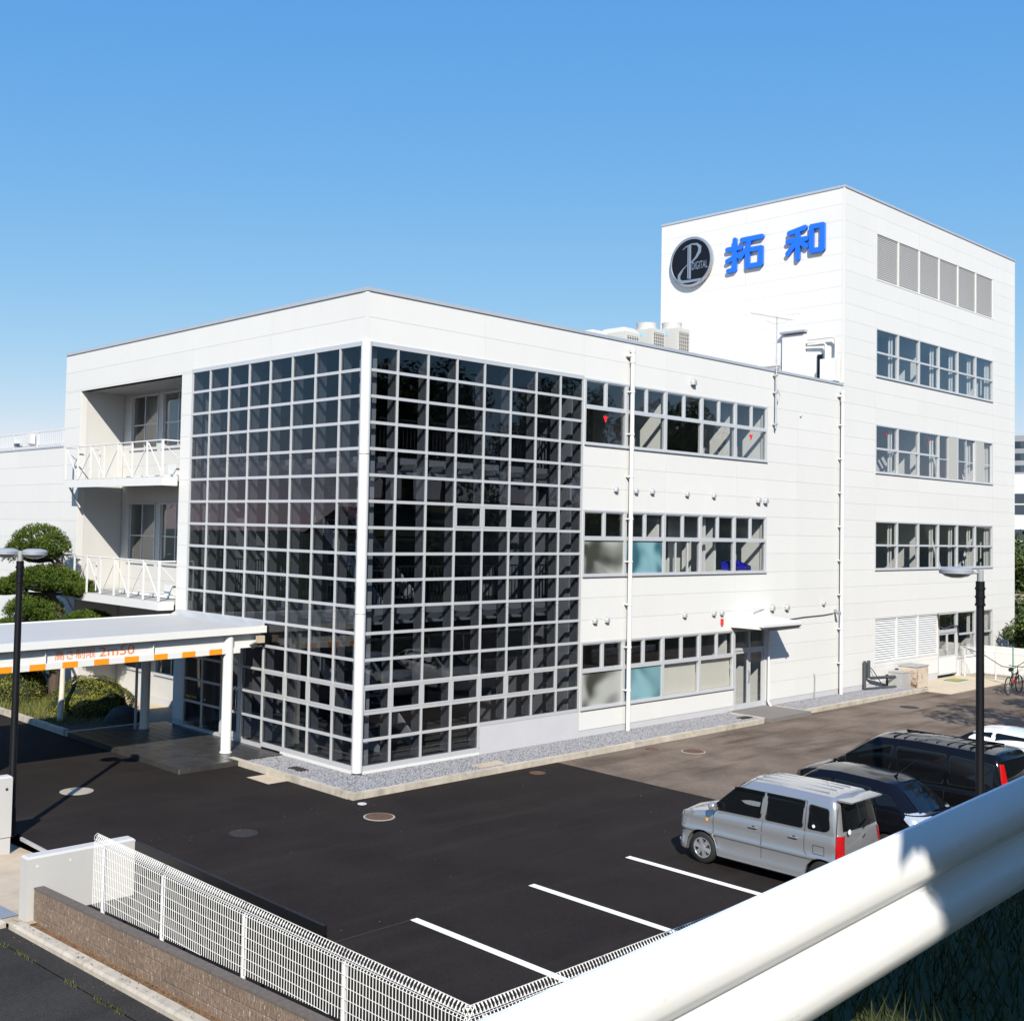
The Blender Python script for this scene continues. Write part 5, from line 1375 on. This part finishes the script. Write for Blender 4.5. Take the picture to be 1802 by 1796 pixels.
mb = MB(); mb.add([(-1.50, -.56, 1.585), (-1.50, .56, 1.585), (-1.75, .52, 1.575), (-1.75, -.52, 1.575), (-1.50, -.56, 1.555), (-1.50, .56, 1.555), (-1.74, .52, 1.55), (-1.74, -.52, 1.55)], [(0, 1, 2, 3), (7, 6, 5, 4), (0, 4, 5, 1), (1, 5, 6, 2), (2, 6, 7, 3), (3, 7, 4, 0)])
mb.build('roof_spoiler', 'car_silver', car, local=True)
MB().bar((-1.69, .02, 1.10), (-1.675, -.26, 1.18), .02, .03).build('rear_wiper', 'car_trim', car, local=True)
for q in (-.36, -.12, .12, .36): MB().box(-1.25, .15, q-.010, q+.010, 1.60, 1.650-q*q*.09).build('roof_rib', 'car_silver', car, local=True)
MB().lathe([(.045, 0), (.040, -.006)], (-1.688, .49, 1.08), 16, 'X').build('sticker', 'line_white', car, local=True)
for q in ((-1.15, 1.10),): MB().lathe([(.028, 0), (.024, .005)], (q[0], gy(q[0], q[1])+.008, q[1]), 12, 'Y').build('sticker', 'line_white', car, local=True)
MB().box(-1.705, -1.69, -.02, .02, .94, .98).build('badge', 'chrome', car, local=True)
for sgn in (1, -1):
    mb = MB()   # rain visors over the side windows
    for a, b in (((.40, 1.452), (-.20, 1.466)), ((-.25, 1.466), (-.97, 1.456))): mb.bar((a[0], sgn*(gy(*a)+.02), a[1]), (b[0], sgn*(gy(*b)+.02), b[1]), .012, .05)
    mb.build('rain_visor', 'car_glass', car, local=True)

HAT = dict(paint='car_navy', xf=2.05, xr=-2.05, hw=.845, wr=.305, wx=(1.28, -1.30), rf=.40, rr=.30, bowf=.22, bowr=.10, hoodcrown=lambda x: .05 if x > .7 else .02,
    belt=[(-2.05, 1.00), (-1.2, 1.03), (.6, .96), (1.1, .92), (1.7, .80), (2.05, .70)], roof=[(-2.05, 1.25), (-1.6, 1.36), (-1.0, 1.455), (-.2, 1.49), (.3, 1.46), (.75, 1.34)],
    levels=[(.19, .06, .08, .08), (.24, .02, .03, .03), (.45, .005, .0, .0), (.62, .0, .01, .01), (.80, .01, .05, .04), (.92, .04, .10, .08), (None, .08, .16, .12)],
    xc=1.30, xrf=.42, xg=-1.86, xrr=-1.36, wb=.765, wt=.595, wsb=.03, rwb=.03, grr=.22, ws=(.05, .94), rw=(.12, .88), rwi=.17,
    side=[[(.95, .99), (.40, 1.32), (-.10, 1.38), (-.08, 1.02)], [(-.18, 1.02), (-.20, 1.38), (-.90, 1.345), (-1.0, 1.06)], [(-1.08, 1.08), (-1.0, 1.32), (-1.28, 1.26), (-1.42, 1.12)]],
    seams=[[(.95, .93), (.93, .5), (.82, .3)], [(-.13, .98), (-.12, .28)], [(-1.02, 1.0), (-.95, .6), (-1.0, .45)]], handles=[(.05, .84), (-.85, .86)], mirror=(.80, 1.0))
car2, side2, gy2, belt2, roof2 = make_car('parked_car', 'black hatchback with clear tail lamps between silver wagon and minivan', (3.93, -10.12, G), R(90), HAT)
root_patch[car2.name]('tail_light', 'lamp_clear', [(.74, 3.5, 5.0), (.84, .8, 7.0), (.93, -.5, 7.2), (1.10, 1.5, 6.6), (1.30, 3.6, 4.6)])
for sgn in (1, -1):
    MB().lathe([(.065, 0), (.06, -.035), (.03, -.045)], (-1.90, sgn*.60, .90), 18, 'X').build('round_lamp', 'chrome', car2, smooth=True, local=True)
    MB().lathe([(.06, 0), (.055, -.03)], (-1.93, sgn*.59, .79), 18, 'X').build('brake_lamp', 'lamp_red', car2, smooth=True, local=True)
mb = MB(); mb.extrude([(-1.02, -.01, 1.50), (-1.10, -.01, 1.50), (-1.12, -.01, 1.57)], (0, .02, 0)); mb.build('aerial', 'car_navy', car2, local=True)
MB().tube([(-1.05, 0, 1.50), (-1.45, 0, 1.86)], .006, 6).build('aerial', 'car_trim', car2, local=True)

VAN = dict(paint='car_black', xf=2.39, xr=-2.39, hw=.865, wr=.33, wx=(1.45, -1.42), rf=.40, rr=.18, bowf=.20, bowr=.05, hoodcrown=lambda x: .05 if x > 1 else .01,
    belt=[(-2.4, 1.10), (.9, 1.08), (1.4, 1.06), (1.9, .96), (2.2, .86), (2.4, .76)], roof=[(-2.4, 1.72), (-2.0, 1.78), (-.5, 1.83), (.4, 1.80), (.9, 1.70), (1.3, 1.52)],
    levels=[(.20, .05, .08, .06), (.26, .015, .02, .02), (.48, .0, .0, .0), (.72, .0, .01, .0), (.90, .008, .05, .01), (1.0, .03, .10, .03), (None, .06, .16, .06)],
    xc=1.78, xrf=.62, xg=-2.30, xrr=-2.10, wb=.800, wt=.680, wsb=.03, rwb=.01, grr=.14, ws=(.05, .95), rw=(.12, .88), rwi=.13,
    side=[[(1.42, 1.12), (1.10, 1.34), (1.08, 1.12)], [(1.0, 1.12), (1.02, 1.38), (.62, 1.64), (.02, 1.70), (.05, 1.12)], [(-.06, 1.13), (-.08, 1.70), (-1.05, 1.69), (-1.02, 1.14)], [(-1.14, 1.15), (-1.16, 1.68), (-1.98, 1.63), (-2.0, 1.17)]],
    seams=[[(1.02, 1.05), (1.0, .5), (.9, .3)], [(-.01, 1.06), (0, .28)], [(-1.08, 1.08), (-1.06, .7), (-1.10, .6)], [(-.02, 1.0), (-2.2, 1.02)]], handles=[(.15, .98), (-.18, .98)], handlem='chrome', mirror=(1.15, 1.15), cat='minivan')
car3, side3, gy3, belt3, roof3 = make_car('parked_car', 'large black minivan behind the lamp post', (6.52, -10.25, G), R(90), VAN)
for sgn in (1, -1):
    MB().extrude([(2.28, sgn*.46, .70), (2.20, sgn*.70, .72), (1.98, sgn*.815, .78), (1.98, sgn*.80, .90), (2.12, sgn*.62, .90), (2.22, sgn*.46, .84)], (.03, 0, .02)).build('headlight', 'lamp_clear', car3, local=True)
root_patch[car3.name]('tail_light', 'lamp_red', [(1.14, 1.5, 6.2), (1.40, 2.2, 6.0), (1.66, 3.0, 6.0)])
for q in (-.30, .30): MB().box(-1.7, .3, q-.22, q-.212, 1.83, 1.872).build('roof_rib', 'car_black', car3, local=True)
for i in range(9): MB().box(.1-i*.22, .108-i*.22, -.5, .5, 1.845, 1.875).build('roof_rib', 'car_black', car3, local=True)

WHT = dict(HAT); WHT.update(paint='car_white', roof=[(x, z-.09) for x, z in HAT['roof']])
car4, *_ = make_car('parked_car', 'white car behind the black minivan', (9.1, -10.45, G), R(90), WHT)
root_patch[car4.name]('tail_light', 'lamp_red', [(.74, 3.5, 5.0), (.84, .8, 7.0), (.93, -.5, 7.2), (1.10, 1.5, 6.6)])
c5 = copy_tree(car4, None, (11.75, -10.0, G), R(90)); c5['label'] = 'second white car at the far right edge of the yard'

# ================================================================== BICYCLE, right hand fence, pole
bk = thing('bicycle', (29.3, -3.75, G), 'bicycle with black wheels and red frame by the white fence', 'bicycle', None, R(0))
def bw_(x):
    mb = MB(); n = 28
    for rr3, th in ((.33, .022),):
        pts = [(x+rr3*math.cos(2*math.pi*i/n), 0, .35+rr3*math.sin(2*math.pi*i/n)) for i in range(n)]
        mb.tube(pts+[pts[0]], th, 6, cap=False)
    o = mb.build('wheel', 'tyre', bk, smooth=True, local=True)
    k = MB()
    for i in range(12): k.tube([(x, 0, .35), (x+.31*math.cos(2*math.pi*i/12), 0, .35+.31*math.sin(2*math.pi*i/12))], .004, 4)
    k.lathe([(.03, -.04), (.03, .04)], (x, 0, .35), 10, 'Y'); k.build('spokes', 'galv', o, local=True)
bw_(.55); bw_(-.5)
mb = MB()
for a, b in (((.42, 0, .88), (-.02, 0, .36)), ((.40, 0, .80), (-.14, 0, .72)), ((-.02, 0, .36), (-.5, 0, .35)), ((-.14, 0, .72), (-.5, 0, .35)), ((.42, 0, .88), (.55, 0, .35))): mb.tube([a, b], .022, 8)
mb.build('frame', 'black_pole', bk, smooth=True, local=True)
MB().tube([(-.16, 0, .84), (-.02, 0, .36)], .024, 8).build('seat_tube', 'bike_red', bk, smooth=True, local=True); MB().tube([(.40, 0, .84), (.02, 0, .40)], .026, 8).build('down_tube', 'bike_red', bk, smooth=True, local=True)
mb = MB(); mb.tube([(.42, 0, .88), (.38, 0, 1.02)], .016, 8); mb.tube([(.30, -.28, 1.06), (.40, -.16, 1.03), (.40, .16, 1.03), (.30, .28, 1.06)], .016, 8); mb.build('handlebar', 'black_pole', bk, smooth=True, local=True)
mb = MB(); mb.tube([(-.17, 0, .82), (-.19, 0, .93)], .015, 8); mb.tube([(-.32, 0, .95), (-.18, 0, .955), (-.02, 0, .95)], [.075, .06, .02], 10); mb.build('saddle', 'tyre', bk, smooth=True, local=True)
mb = MB(); mb.lathe([(.08, -.01), (.08, .01)], (-.02, .05, .36), 14, 'Y'); mb.tube([(-.02, .07, .36), (-.02, .07, .2)], .012, 6); mb.build('crank', 'steel_dark', bk, local=True)
def zf(q): return -.15
mesh_fence('mesh_fence', (33.25, -.05), (33.25, -3.0), 2, lambda q: -.15, 1.05, 'short white mesh fence standing out from the tower foot', (1, 0, 0), (33.25, -1.5, G))
mesh_fence('mesh_fence', (33.25, -3.0), (45, -4.0), 6, lambda q: -.15, 1.05, 'white mesh fence at the far right below the tree', (0, 1, 0), (39, -3.5, G))
lw = MB().box(35.4, 35.6, -3.4, 2.0, -.4, .95).build('low_block_wall', 'white_paint'); tag(lw, 'low white block wall seen through the right hand fence', 'wall')
for i in range(9):
    for j in range(4): piece('block', (.012, .60, .30), 'panel', lw, (35.394, -3.06+.62*i, -.05+j*.32-.1))
gp = thing('green_stake', (31.4, -3.0, G), 'thin green stake leaning at the right hand fence', 'stake')
MB().tube([(31.4, -2.95, G), (31.5, -2.9, 1.35)], .025, 8).build('rod', 'green_pole', gp); MB().lathe([(.05, 0), (.05, .02)], (31.4, -2.95, G), 10).build('foot', 'green_pole', gp)
dm = MB().box(30.9, 31.9, -.95, -.35, -.235, -.215).build('door_mat', 'green_pole'); tag(dm, 'yellow doormat with dark green border at the tower door', 'doormat'); MB().box(31.0, 31.8, -.88, -.42, -.216, -.208).build('pile', 'door_mat', dm)
MB().tube([(33.3, -.2, 1.0), (33.0, -1.2, .75), (32.2, -2.2, .45), (31.5, -2.95, .5), (32.3, -3.1, .75), (33.3, -3.1, .95)], .018, 6).build('hose', 'steel_dark')
tag(bpy.data.objects['hose'], 'dark hose hanging between fence post and green stake', 'hose')

# ================================================================== VEGETATION
vr = random.Random(21)
def rdir(rg=vr):
    while True:
        v = Vector((rg.uniform(-1, 1), rg.uniform(-1, 1), rg.uniform(-1, 1)))
        if .05 < v.length < 1: return v.normalized()
def leaf(mb, p, d, s, rg=vr):
    u = d.orthogonal().normalized(); u.rotate(Matrix.Rotation(rg.random()*6.28, 3, d)); v = d.cross(u)
    b = len(mb.v); mb.v += [tuple(p-u*s), tuple(p+v*s*.45), tuple(p+u*s), tuple(p-v*s*.45)]; mb.f.append((b, b+1, b+2, b+3))
def needle_pad(mb, c, rx_, ry_, rz_, n, ax=Vector((1, 0, 0))):
    ay = Vector((-ax.y, ax.x, 0)); c = Vector(c)
    # several lobes per pad give an uneven outline
    lobes = [(Vector((0, 0, 0)), 1.0)]
    for i in range(6):
        a = vr.random()*6.28; lobes.append((ax*math.cos(a)*rx_*.62+ay*math.sin(a)*ry_*.62+Vector((0, 0, vr.uniform(-.35, .25)*rz_)), vr.uniform(.42, .6)))
    for i in range(n):
        o, s = lobes[0] if vr.random() < .35 else vr.choice(lobes)
        d = rdir()
        if d.z < -.12: d.z = -.12-.25*vr.random() if vr.random() < .25 else -d.z
        k = vr.uniform(.72, 1.0)
        p = c+o+(ax*d.x*rx_+ay*d.y*ry_+Vector((0, 0, d.z*rz_)))*s*k
        out = (Vector((d.x, d.y, d.z*1.2+.55))).normalized()
        for j in range(6):
            q = (out+rdir()*.75).normalized(); L = vr.uniform(.07, .125); sd = q.orthogonal().normalized()*.0105; sd.rotate(Matrix.Rotation(vr.random()*6.28, 3, q))
            b = len(mb.v); mb.v += [tuple(p-sd), tuple(p+sd), tuple(p+q*L)]; mb.f.append((b, b+1, b+2))
def dome(mb, c, rx_, ry_, rz_, n=14, m=7, full=False):
    c = Vector(c); base = len(mb.v)
    for i in range(m+1):
        th = (math.pi if full else math.pi*.62)*i/m
        for k in range(n):
            a = 2*math.pi*k/n; j = 1+.08*math.sin(3*a+i); mb.v.append((c.x+rx_*math.sin(th)*math.cos(a)*j, c.y+ry_*math.sin(th)*math.sin(a)*j, c.z+rz_*math.cos(th)))
    for i in range(m):
        for k in range(n): mb.f.append((base+i*n+k, base+i*n+(k+1) % n, base+(i+1)*n+(k+1) % n, base+(i+1)*n+k))
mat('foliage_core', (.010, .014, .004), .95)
AX = Vector((rgt.x, rgt.y, 0)).normalized()
PT_ = thing('pine_tree', (-1.0, 14.3, -.17), 'cloud pruned pine tree with rounded pads behind the canopy', 'tree')
trunk = [(-1.0, 14.3, -.2), (-1.02, 14.32, .9), (-1.10, 14.4, 1.9), (-.95, 14.25, 2.7), (-1.15, 14.45, 3.3), (-.90, 14.2, 4.1), (-1.2, 14.5, 4.7)]
mb = MB(); mb.tube(trunk, [.20, .17, .15, .13, .11, .09, .05], 10); mb.build('trunk', 'bark', PT_, smooth=True)
pads = [((-1.48, 14.74, 4.72), 1.0, .85, .82), ((-1.24, 14.53, 3.66), 1.10, .95, .58), ((-.45, 13.80, 3.40), .52, .5, .40), ((-2.25, 15.47, 3.42), .66, .6, .36),
        ((-1.55, 14.81, 2.68), .98, .85, .60), ((-.25, 13.62, 2.38), .82, .7, .42), ((-2.05, 15.27, 2.15), .7, .7, .34), ((-1.5, 14.8, .95), .8, .7, .26)]
for i, (c, a, b, h) in enumerate(pads):
    mb = MB(); needle_pad(mb, c, a, b, h, int(3600*a*b/.9)+700, AX); pd = mb.build('needle_pad', 'pine_needles', PT_, fix=False)
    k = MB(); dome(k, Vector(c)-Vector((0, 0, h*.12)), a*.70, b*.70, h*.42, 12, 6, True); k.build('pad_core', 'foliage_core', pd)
    j = min(trunk, key=lambda p: abs(p[2]-(c[2]-h*.8))); mb = MB(); mb.tube([j, Vector(j).lerp(Vector(c), .5)+Vector((0, 0, -.05)), Vector(c)-Vector((0, 0, h*.4))], [.06, .045, .025], 7); mb.build('branch', 'bark', PT_, smooth=True)
pr = thing('tree_prop', (-2.35, 11.05, -.17), 'pale wooden post propping the pine tree', 'post')
mb = MB(); mb.tube([(-2.30, 11.0, -.2), (-2.24, 11.06, .8), (-2.22, 11.08, 1.75)], [.085, .08, .07], 10); mb.build('post', 'prop_wood', pr, smooth=True)
MB().tube([(-2.22, 11.08, 1.62), (-1.0, 14.25, 1.9)], .05, 8).build('crossbar', 'prop_wood', pr, smooth=True)
def shrub(name, c, a, b, h, n, label, ls=.032, m='shrub_leaves'):
    t = thing(name, (c[0], c[1], c[2]), label, 'shrub', 'clipped shrubs in the planting bed')
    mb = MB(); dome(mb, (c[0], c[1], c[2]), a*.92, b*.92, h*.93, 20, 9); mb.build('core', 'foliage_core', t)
    mb = MB()
    for i in range(n):
        d = rdir()
        if d.z < -.15: d.z = abs(d.z)
        w_ = 1+.07*math.sin(d.x*9+d.y*7)+.05*math.sin(d.z*11+d.x*5)
        p = Vector((c[0]+d.x*a*w_, c[1]+d.y*b*w_, c[2]+d.z*h*w_))*1.0; p += rdir()*vr.uniform(0, .05)
        leaf(mb, p, (d+rdir()*.8+Vector((0, 0, .3))).normalized(), ls*vr.uniform(.7, 1.3))
    mb.build('foliage', m, t, fix=False)
    mb = MB()
    for i in range(5): mb.tube([(c[0]+.05*i-.1, c[1], c[2]-.05), (c[0]+vr.uniform(-.4, .4)*a, c[1]+vr.uniform(-.4, .4)*b, c[2]+h*.6)], .015, 5)
    mb.build('stems', 'bark', t); return t
shrub('round_shrub', (-.85, 12.0, -.15), 1.25, 1.2, 1.05, 11000, 'rounded clipped green shrub in front of the white wall')
shrub('round_shrub', (-1.75, 15.6, -.15), 1.25, 1.1, 1.25, 8000, 'dark clipped shrub below the pine at the left edge')
shrub('round_shrub', (-1.9, 18.6, -.15), 1.0, 1.0, 1.0, 4000, 'shrub farther back beside the low wing')
rk = MB(); dome(rk, (-.85, 9.95, -.15), .55, .42, .42, 11, 6); rk = rk.build('garden_rock', 'rock', None, smooth=True, ang=60); tag(rk, 'dark garden rock in the canopy shadow beside the shrub', 'rock')
# grass in the bed
mb = MB()
for i in range(9000):
    x, y = vr.uniform(-2.82, -1.0), vr.uniform(10.2, 20); 
    if vr.random() > .85-.3*math.sin(x*3+y): continue
    L = vr.uniform(.06, .26)*(1.2 if y > 12 else .7); a = vr.random()*6.28; wv = Vector((math.cos(a), math.sin(a), 0))*.006; tp = Vector((vr.uniform(-.5, .5)*L, vr.uniform(-.5, .5)*L, L)); p = Vector((x, y, -.17))
    b = len(mb.v); mb.v += [tuple(p-wv), tuple(p+wv), tuple(p+tp)]; mb.f.append((b, b+1, b+2))
tag(mb.build('bed_grass', 'grass_blades', None, fix=False), 'unmown grass in the planting bed under the pine', 'grass', kind='stuff')
# weeds and fallen leaves along the block wall and kerbs
mb = MB()
for i in range(1700):
    y = vr.uniform(-12.4, -4.2); x = -9.70-abs(vr.gauss(0, .07)) if vr.random() < .7 else vr.uniform(-10.34, -9.9)
    if x < -9.97 and vr.random() < .85: continue
    z = zr(y)+(.075 if x > -9.86 else .12 if x > -10 else .02)
    leaf(mb, Vector((x, y, z+vr.uniform(0, .012))), (Vector((0, 0, 1))+rdir()*.5).normalized(), vr.uniform(.008, .02))
for i in range(260):
    x, y = vr.uniform(-7, 26), vr.uniform(-8, -1.7); 
    if vr.random() < .5: y = -1.6-abs(vr.gauss(0, .3))
    leaf(mb, Vector((x, y, G+.012)), (Vector((0, 0, 1))+rdir()*.3).normalized(), vr.uniform(.012, .026))
tag(mb.build('fallen_leaves', 'fallen_leaves', None, fix=False), 'dry brown fallen leaves along kerbs and wall foot', 'leaves', kind='stuff')
mb = MB()
for i in range(5200):
    y = vr.uniform(-12.4, -4.3); x = -10.33+vr.gauss(0, .025) if vr.random() < .35 else -9.86+vr.gauss(0, .03)
    if math.sin(y*5.1)+math.sin(y*2.3+1) < .15 or vr.random() < .55: continue
    z = zr(y)+(.07 if x > -10 else .0); L = vr.uniform(.015, .06); a = vr.random()*6.28; wv = Vector((math.cos(a), math.sin(a), 0))*.004
    b = len(mb.v); p = Vector((x, y, z)); mb.v += [tuple(p-wv), tuple(p+wv), tuple(p+Vector((vr.uniform(-.4, .4)*L, vr.uniform(-.4, .4)*L, L)))]; mb.f.append((b, b+1, b+2))
tag(mb.build('kerb_weeds', 'grass_blades', None, fix=False), 'small weeds growing in the kerb joints by the road', 'weeds', kind='stuff')
# grass on the embankment just beyond the guardrail
mb = MB()
def ez(y, x):
    t = [(-20.1, 4.08), (-19.0, 4.02), (-18.2, 3.6), (-16, 1.7)]; z = pw(t, y); return z+.041*(max(-25, min(15, x))+14)*(z/4.1)
for i in range(24000):
    x, y = vr.uniform(-15.5, -6), vr.uniform(-20.0, -17.6); L = vr.uniform(.05, .22); a = vr.random()*6.28; wv = Vector((math.cos(a), math.sin(a), 0))*.004
    b = len(mb.v); p = Vector((x, y, ez(y, x)-.01)); mb.v += [tuple(p-wv), tuple(p+wv), tuple(p+Vector((vr.uniform(-.6, .6)*L, vr.uniform(-.6, .6)*L, L)))]; mb.f.append((b, b+1, b+2))
tag(mb.build('bank_grass', 'bank_blades_shaded', None, fix=False), 'shaded grass on the bank behind the guardrail', 'grass', kind='stuff')
# trees
TREEV = {}
def tree(name, loc, h, rad, label, seed, n=5200, group='trees beside the upper path', ls=.17, cat='tree', conifer=False):
    t = thing(name, loc, label, cat, group, seed*1.3)
    k = (round(h, 1), round(rad, 1), n, conifer, seed % 3)
    if k not in TREEV:
        tr = random.Random(seed+100); mb = MB(); lm = MB()
        th = h*.45
        mb.tube([(0, 0, -.3), (.05, .03, h*.2), (-.05, .08, th), (0, 0, h*.8)], [rad*.11, rad*.085, rad*.06, rad*.02], 9)
        blobs = []
        for i in range(15):
            a = tr.random()*6.28; q = tr.uniform(.2, .75)*rad; z = tr.uniform(.36, .86)*h
            f = 1-((z/h-.58)/.5)**2; c = Vector((math.cos(a)*q*max(.3, f), math.sin(a)*q*max(.3, f), z)); r_ = rad*tr.uniform(.30, .48); blobs.append((c, r_))
            mb.tube([(0, 0, max(h*.2, z-rad*.7)), c*.55+Vector((0, 0, z*.42)), c], [rad*.045, rad*.03, rad*.012], 6)
        blobs.append((Vector((0, 0, h-rad*.35)), rad*.38))
        for i in range(n):
            c, r_ = tr.choice(blobs); d = rdir(tr); p = c+d*r_*tr.uniform(.55, 1.05)
            leaf(lm, p, (d+rdir(tr)*.9+Vector((0, 0, .35))).normalized(), ls*tr.uniform(.6, 1.3), tr)
        a = mb.mesh('trunk', smooth=True); a.materials.append(M['bark']); b = lm.mesh('crown', fix=False); b.materials.append(M['tree_leaves']); TREEV[k] = (a, b)
    for nm, me in zip(('trunk', 'crown'), TREEV[k]):
        o = bpy.data.objects.new(nm, me); COL.objects.link(o); o.parent = t
    return t
# the tree whose shade falls on the guardrail, and the wooded hillside behind the road (seen mirrored in the glass)
tree('verge_tree', (-14.75, -23.7, 4.15), 7.3, 2.8, 'tree on the verge shading the right half of the guardrail', 2, 36000, ls=.15)
tree('verge_tree', (-11.0, -23.9, 4.3), 7.3, 2.8, 'second verge tree farther along the guardrail', 5, 36000, ls=.15)
hx = [(-2, -36, 9.5), (6, -34.5, 10.5), (12, -38, 11), (18, -35, 10.2), (25, -37, 11.5), (31, -34, 9.6), (38, -38, 11), (45, -35, 10), (52, -39, 11.5), (60, -36, 10), (68, -38, 11), (0, -45, 11), (20, -46, 12), (40, -47, 12), (62, -48, 12)]
for i, (x, y, h) in enumerate(hx): tree('woodland_tree', (x, y, 5.4+.041*(min(15, x)+14)), h, 4.2, 'broadleaf tree on the hillside across the upper path', i % 3, 5200, 'hillside trees mirrored in the glass', .24)
tree('yard_tree', (16.2, -12.4, -.1), 9.0, 2.4, 'tree by the fence shading the far end of the yard', 1, 4200, 'trees along the yard fence', .14)
tree('yard_tree', (22.6, -11.9, -.1), 9.0, 2.6, 'tree shading the asphalt in front of the bicycle', 2, 4200, 'trees along the yard fence', .14)
tree('edge_tree', (37.4, -1.5, -.5), 3.1, 1.45, 'bushy tree at the right edge beside the tower', 0, 7000, 'trees right of the tower', .09)
for i, (x, y, h) in enumerate(((53, 5.2, 6.2), (57, 7.2, 6.6), (62, 9.0, 6.4), (45.5, 2.6, 2.6))):
    tree('edge_tree', (x, y, -.4), h, 2.6, ['dark tree above the retaining wall at the right edge', 'tree behind the retaining wall', 'farther tree behind the retaining wall', 'low bush in front of the retaining wall'][i], i, 5200, 'trees right of the tower', .14)

# ================================================================== FAR THINGS
rw = MB().box(50, 50.5, -8, 14, -1.6, 2.5).build('retaining_wall', 'retain'); tag(rw, 'stained concrete retaining wall right of the tower', 'wall')
MB().box(49.95, 50.55, -8, 14, 2.5, 2.62).build('coping', 'retain', rw)
fb = thing('far_building', (105, 22, -1), 'white and grey building with striped windows far behind the tower', 'building')
MB().box(100, 130, 6, 34, -1, 12.0).build('wall', 'far_white', fb); MB().box(102, 130, 6, 30, 12.0, 16.0).build('upper_wall', 'far_grey', fb)
for z in (12.4, 13.6, 14.8): MB().box(101.9, 102.1, 6.5, 29.6, z, z+.6).build('window', 'far_glass', fb)
for j, z in enumerate((8.6, 9.7, 6.2, 5.0, 3.8)):
    for i in range(13): piece('window', (.2, 1.95, .85), 'far_glass', fb, (99.98, 7.5+i*2.1, z))
MB().box(99.2, 100, 23.6, 25.2, 9, 16.8).build('stair_tower', 'far_white', fb)
# houses across the lower road on the left, seen mirrored in the left glass
def house(x, y, w_, d, h, m, label, rz_):
    t = thing('house', (x, y, -1.0), label, 'house', 'houses across the lower road', rz_)
    MB().box(-w_/2, w_/2, -d/2, d/2, 0, h).build('wall', m, t, local=True)
    r_ = MB(); r_.add([(-w_/2-.4, -d/2-.5, h), (w_/2+.4, -d/2-.5, h), (w_/2+.4, d/2+.5, h), (-w_/2-.4, d/2+.5, h), (-w_/2-.4, 0, h+2.0), (w_/2+.4, 0, h+2.0)], [(0, 1, 5, 4), (2, 3, 4, 5), (0, 4, 3), (1, 2, 5), (3, 2, 1, 0)])
    r_.build('roof', 'house_roof', t, local=True)
    for i in range(4):
        for k in range(2):
            wn = MB().box(w_/2-.02, w_/2+.04, -d/2+.9+i*(d-1.8)/3.4, -d/2+2.2+i*(d-1.8)/3.4, .9+k*2.8, 2.2+k*2.8).build('window', 'alu', t, local=True)
            MB().box(w_/2+.03, w_/2+.05, -d/2+1.0+i*(d-1.8)/3.4, -d/2+2.1+i*(d-1.8)/3.4, 1.0+k*2.8, 2.1+k*2.8).build('pane', 'far_glass', wn, local=True)
house(-42, 12, 9, 12, 6.4, 'house_cream', 'cream house with red roof across the lower road', R(5))
house(-46, 30, 9, 11, 6.2, 'house_pink', 'pink house with red roof across the lower road', R(-4))
house(-40, 46, 9, 11, 6.0, 'house_cream', 'farther cream house across the lower road', R(8))
for i, (x, y) in enumerate(((-38, 21.5), (-36, 36), (-44, 2))): tree('garden_tree', (x, y, -1), 6.5, 2.4, 'garden tree between the houses across the lower road', i, 2600, 'garden trees across the lower road', .2)
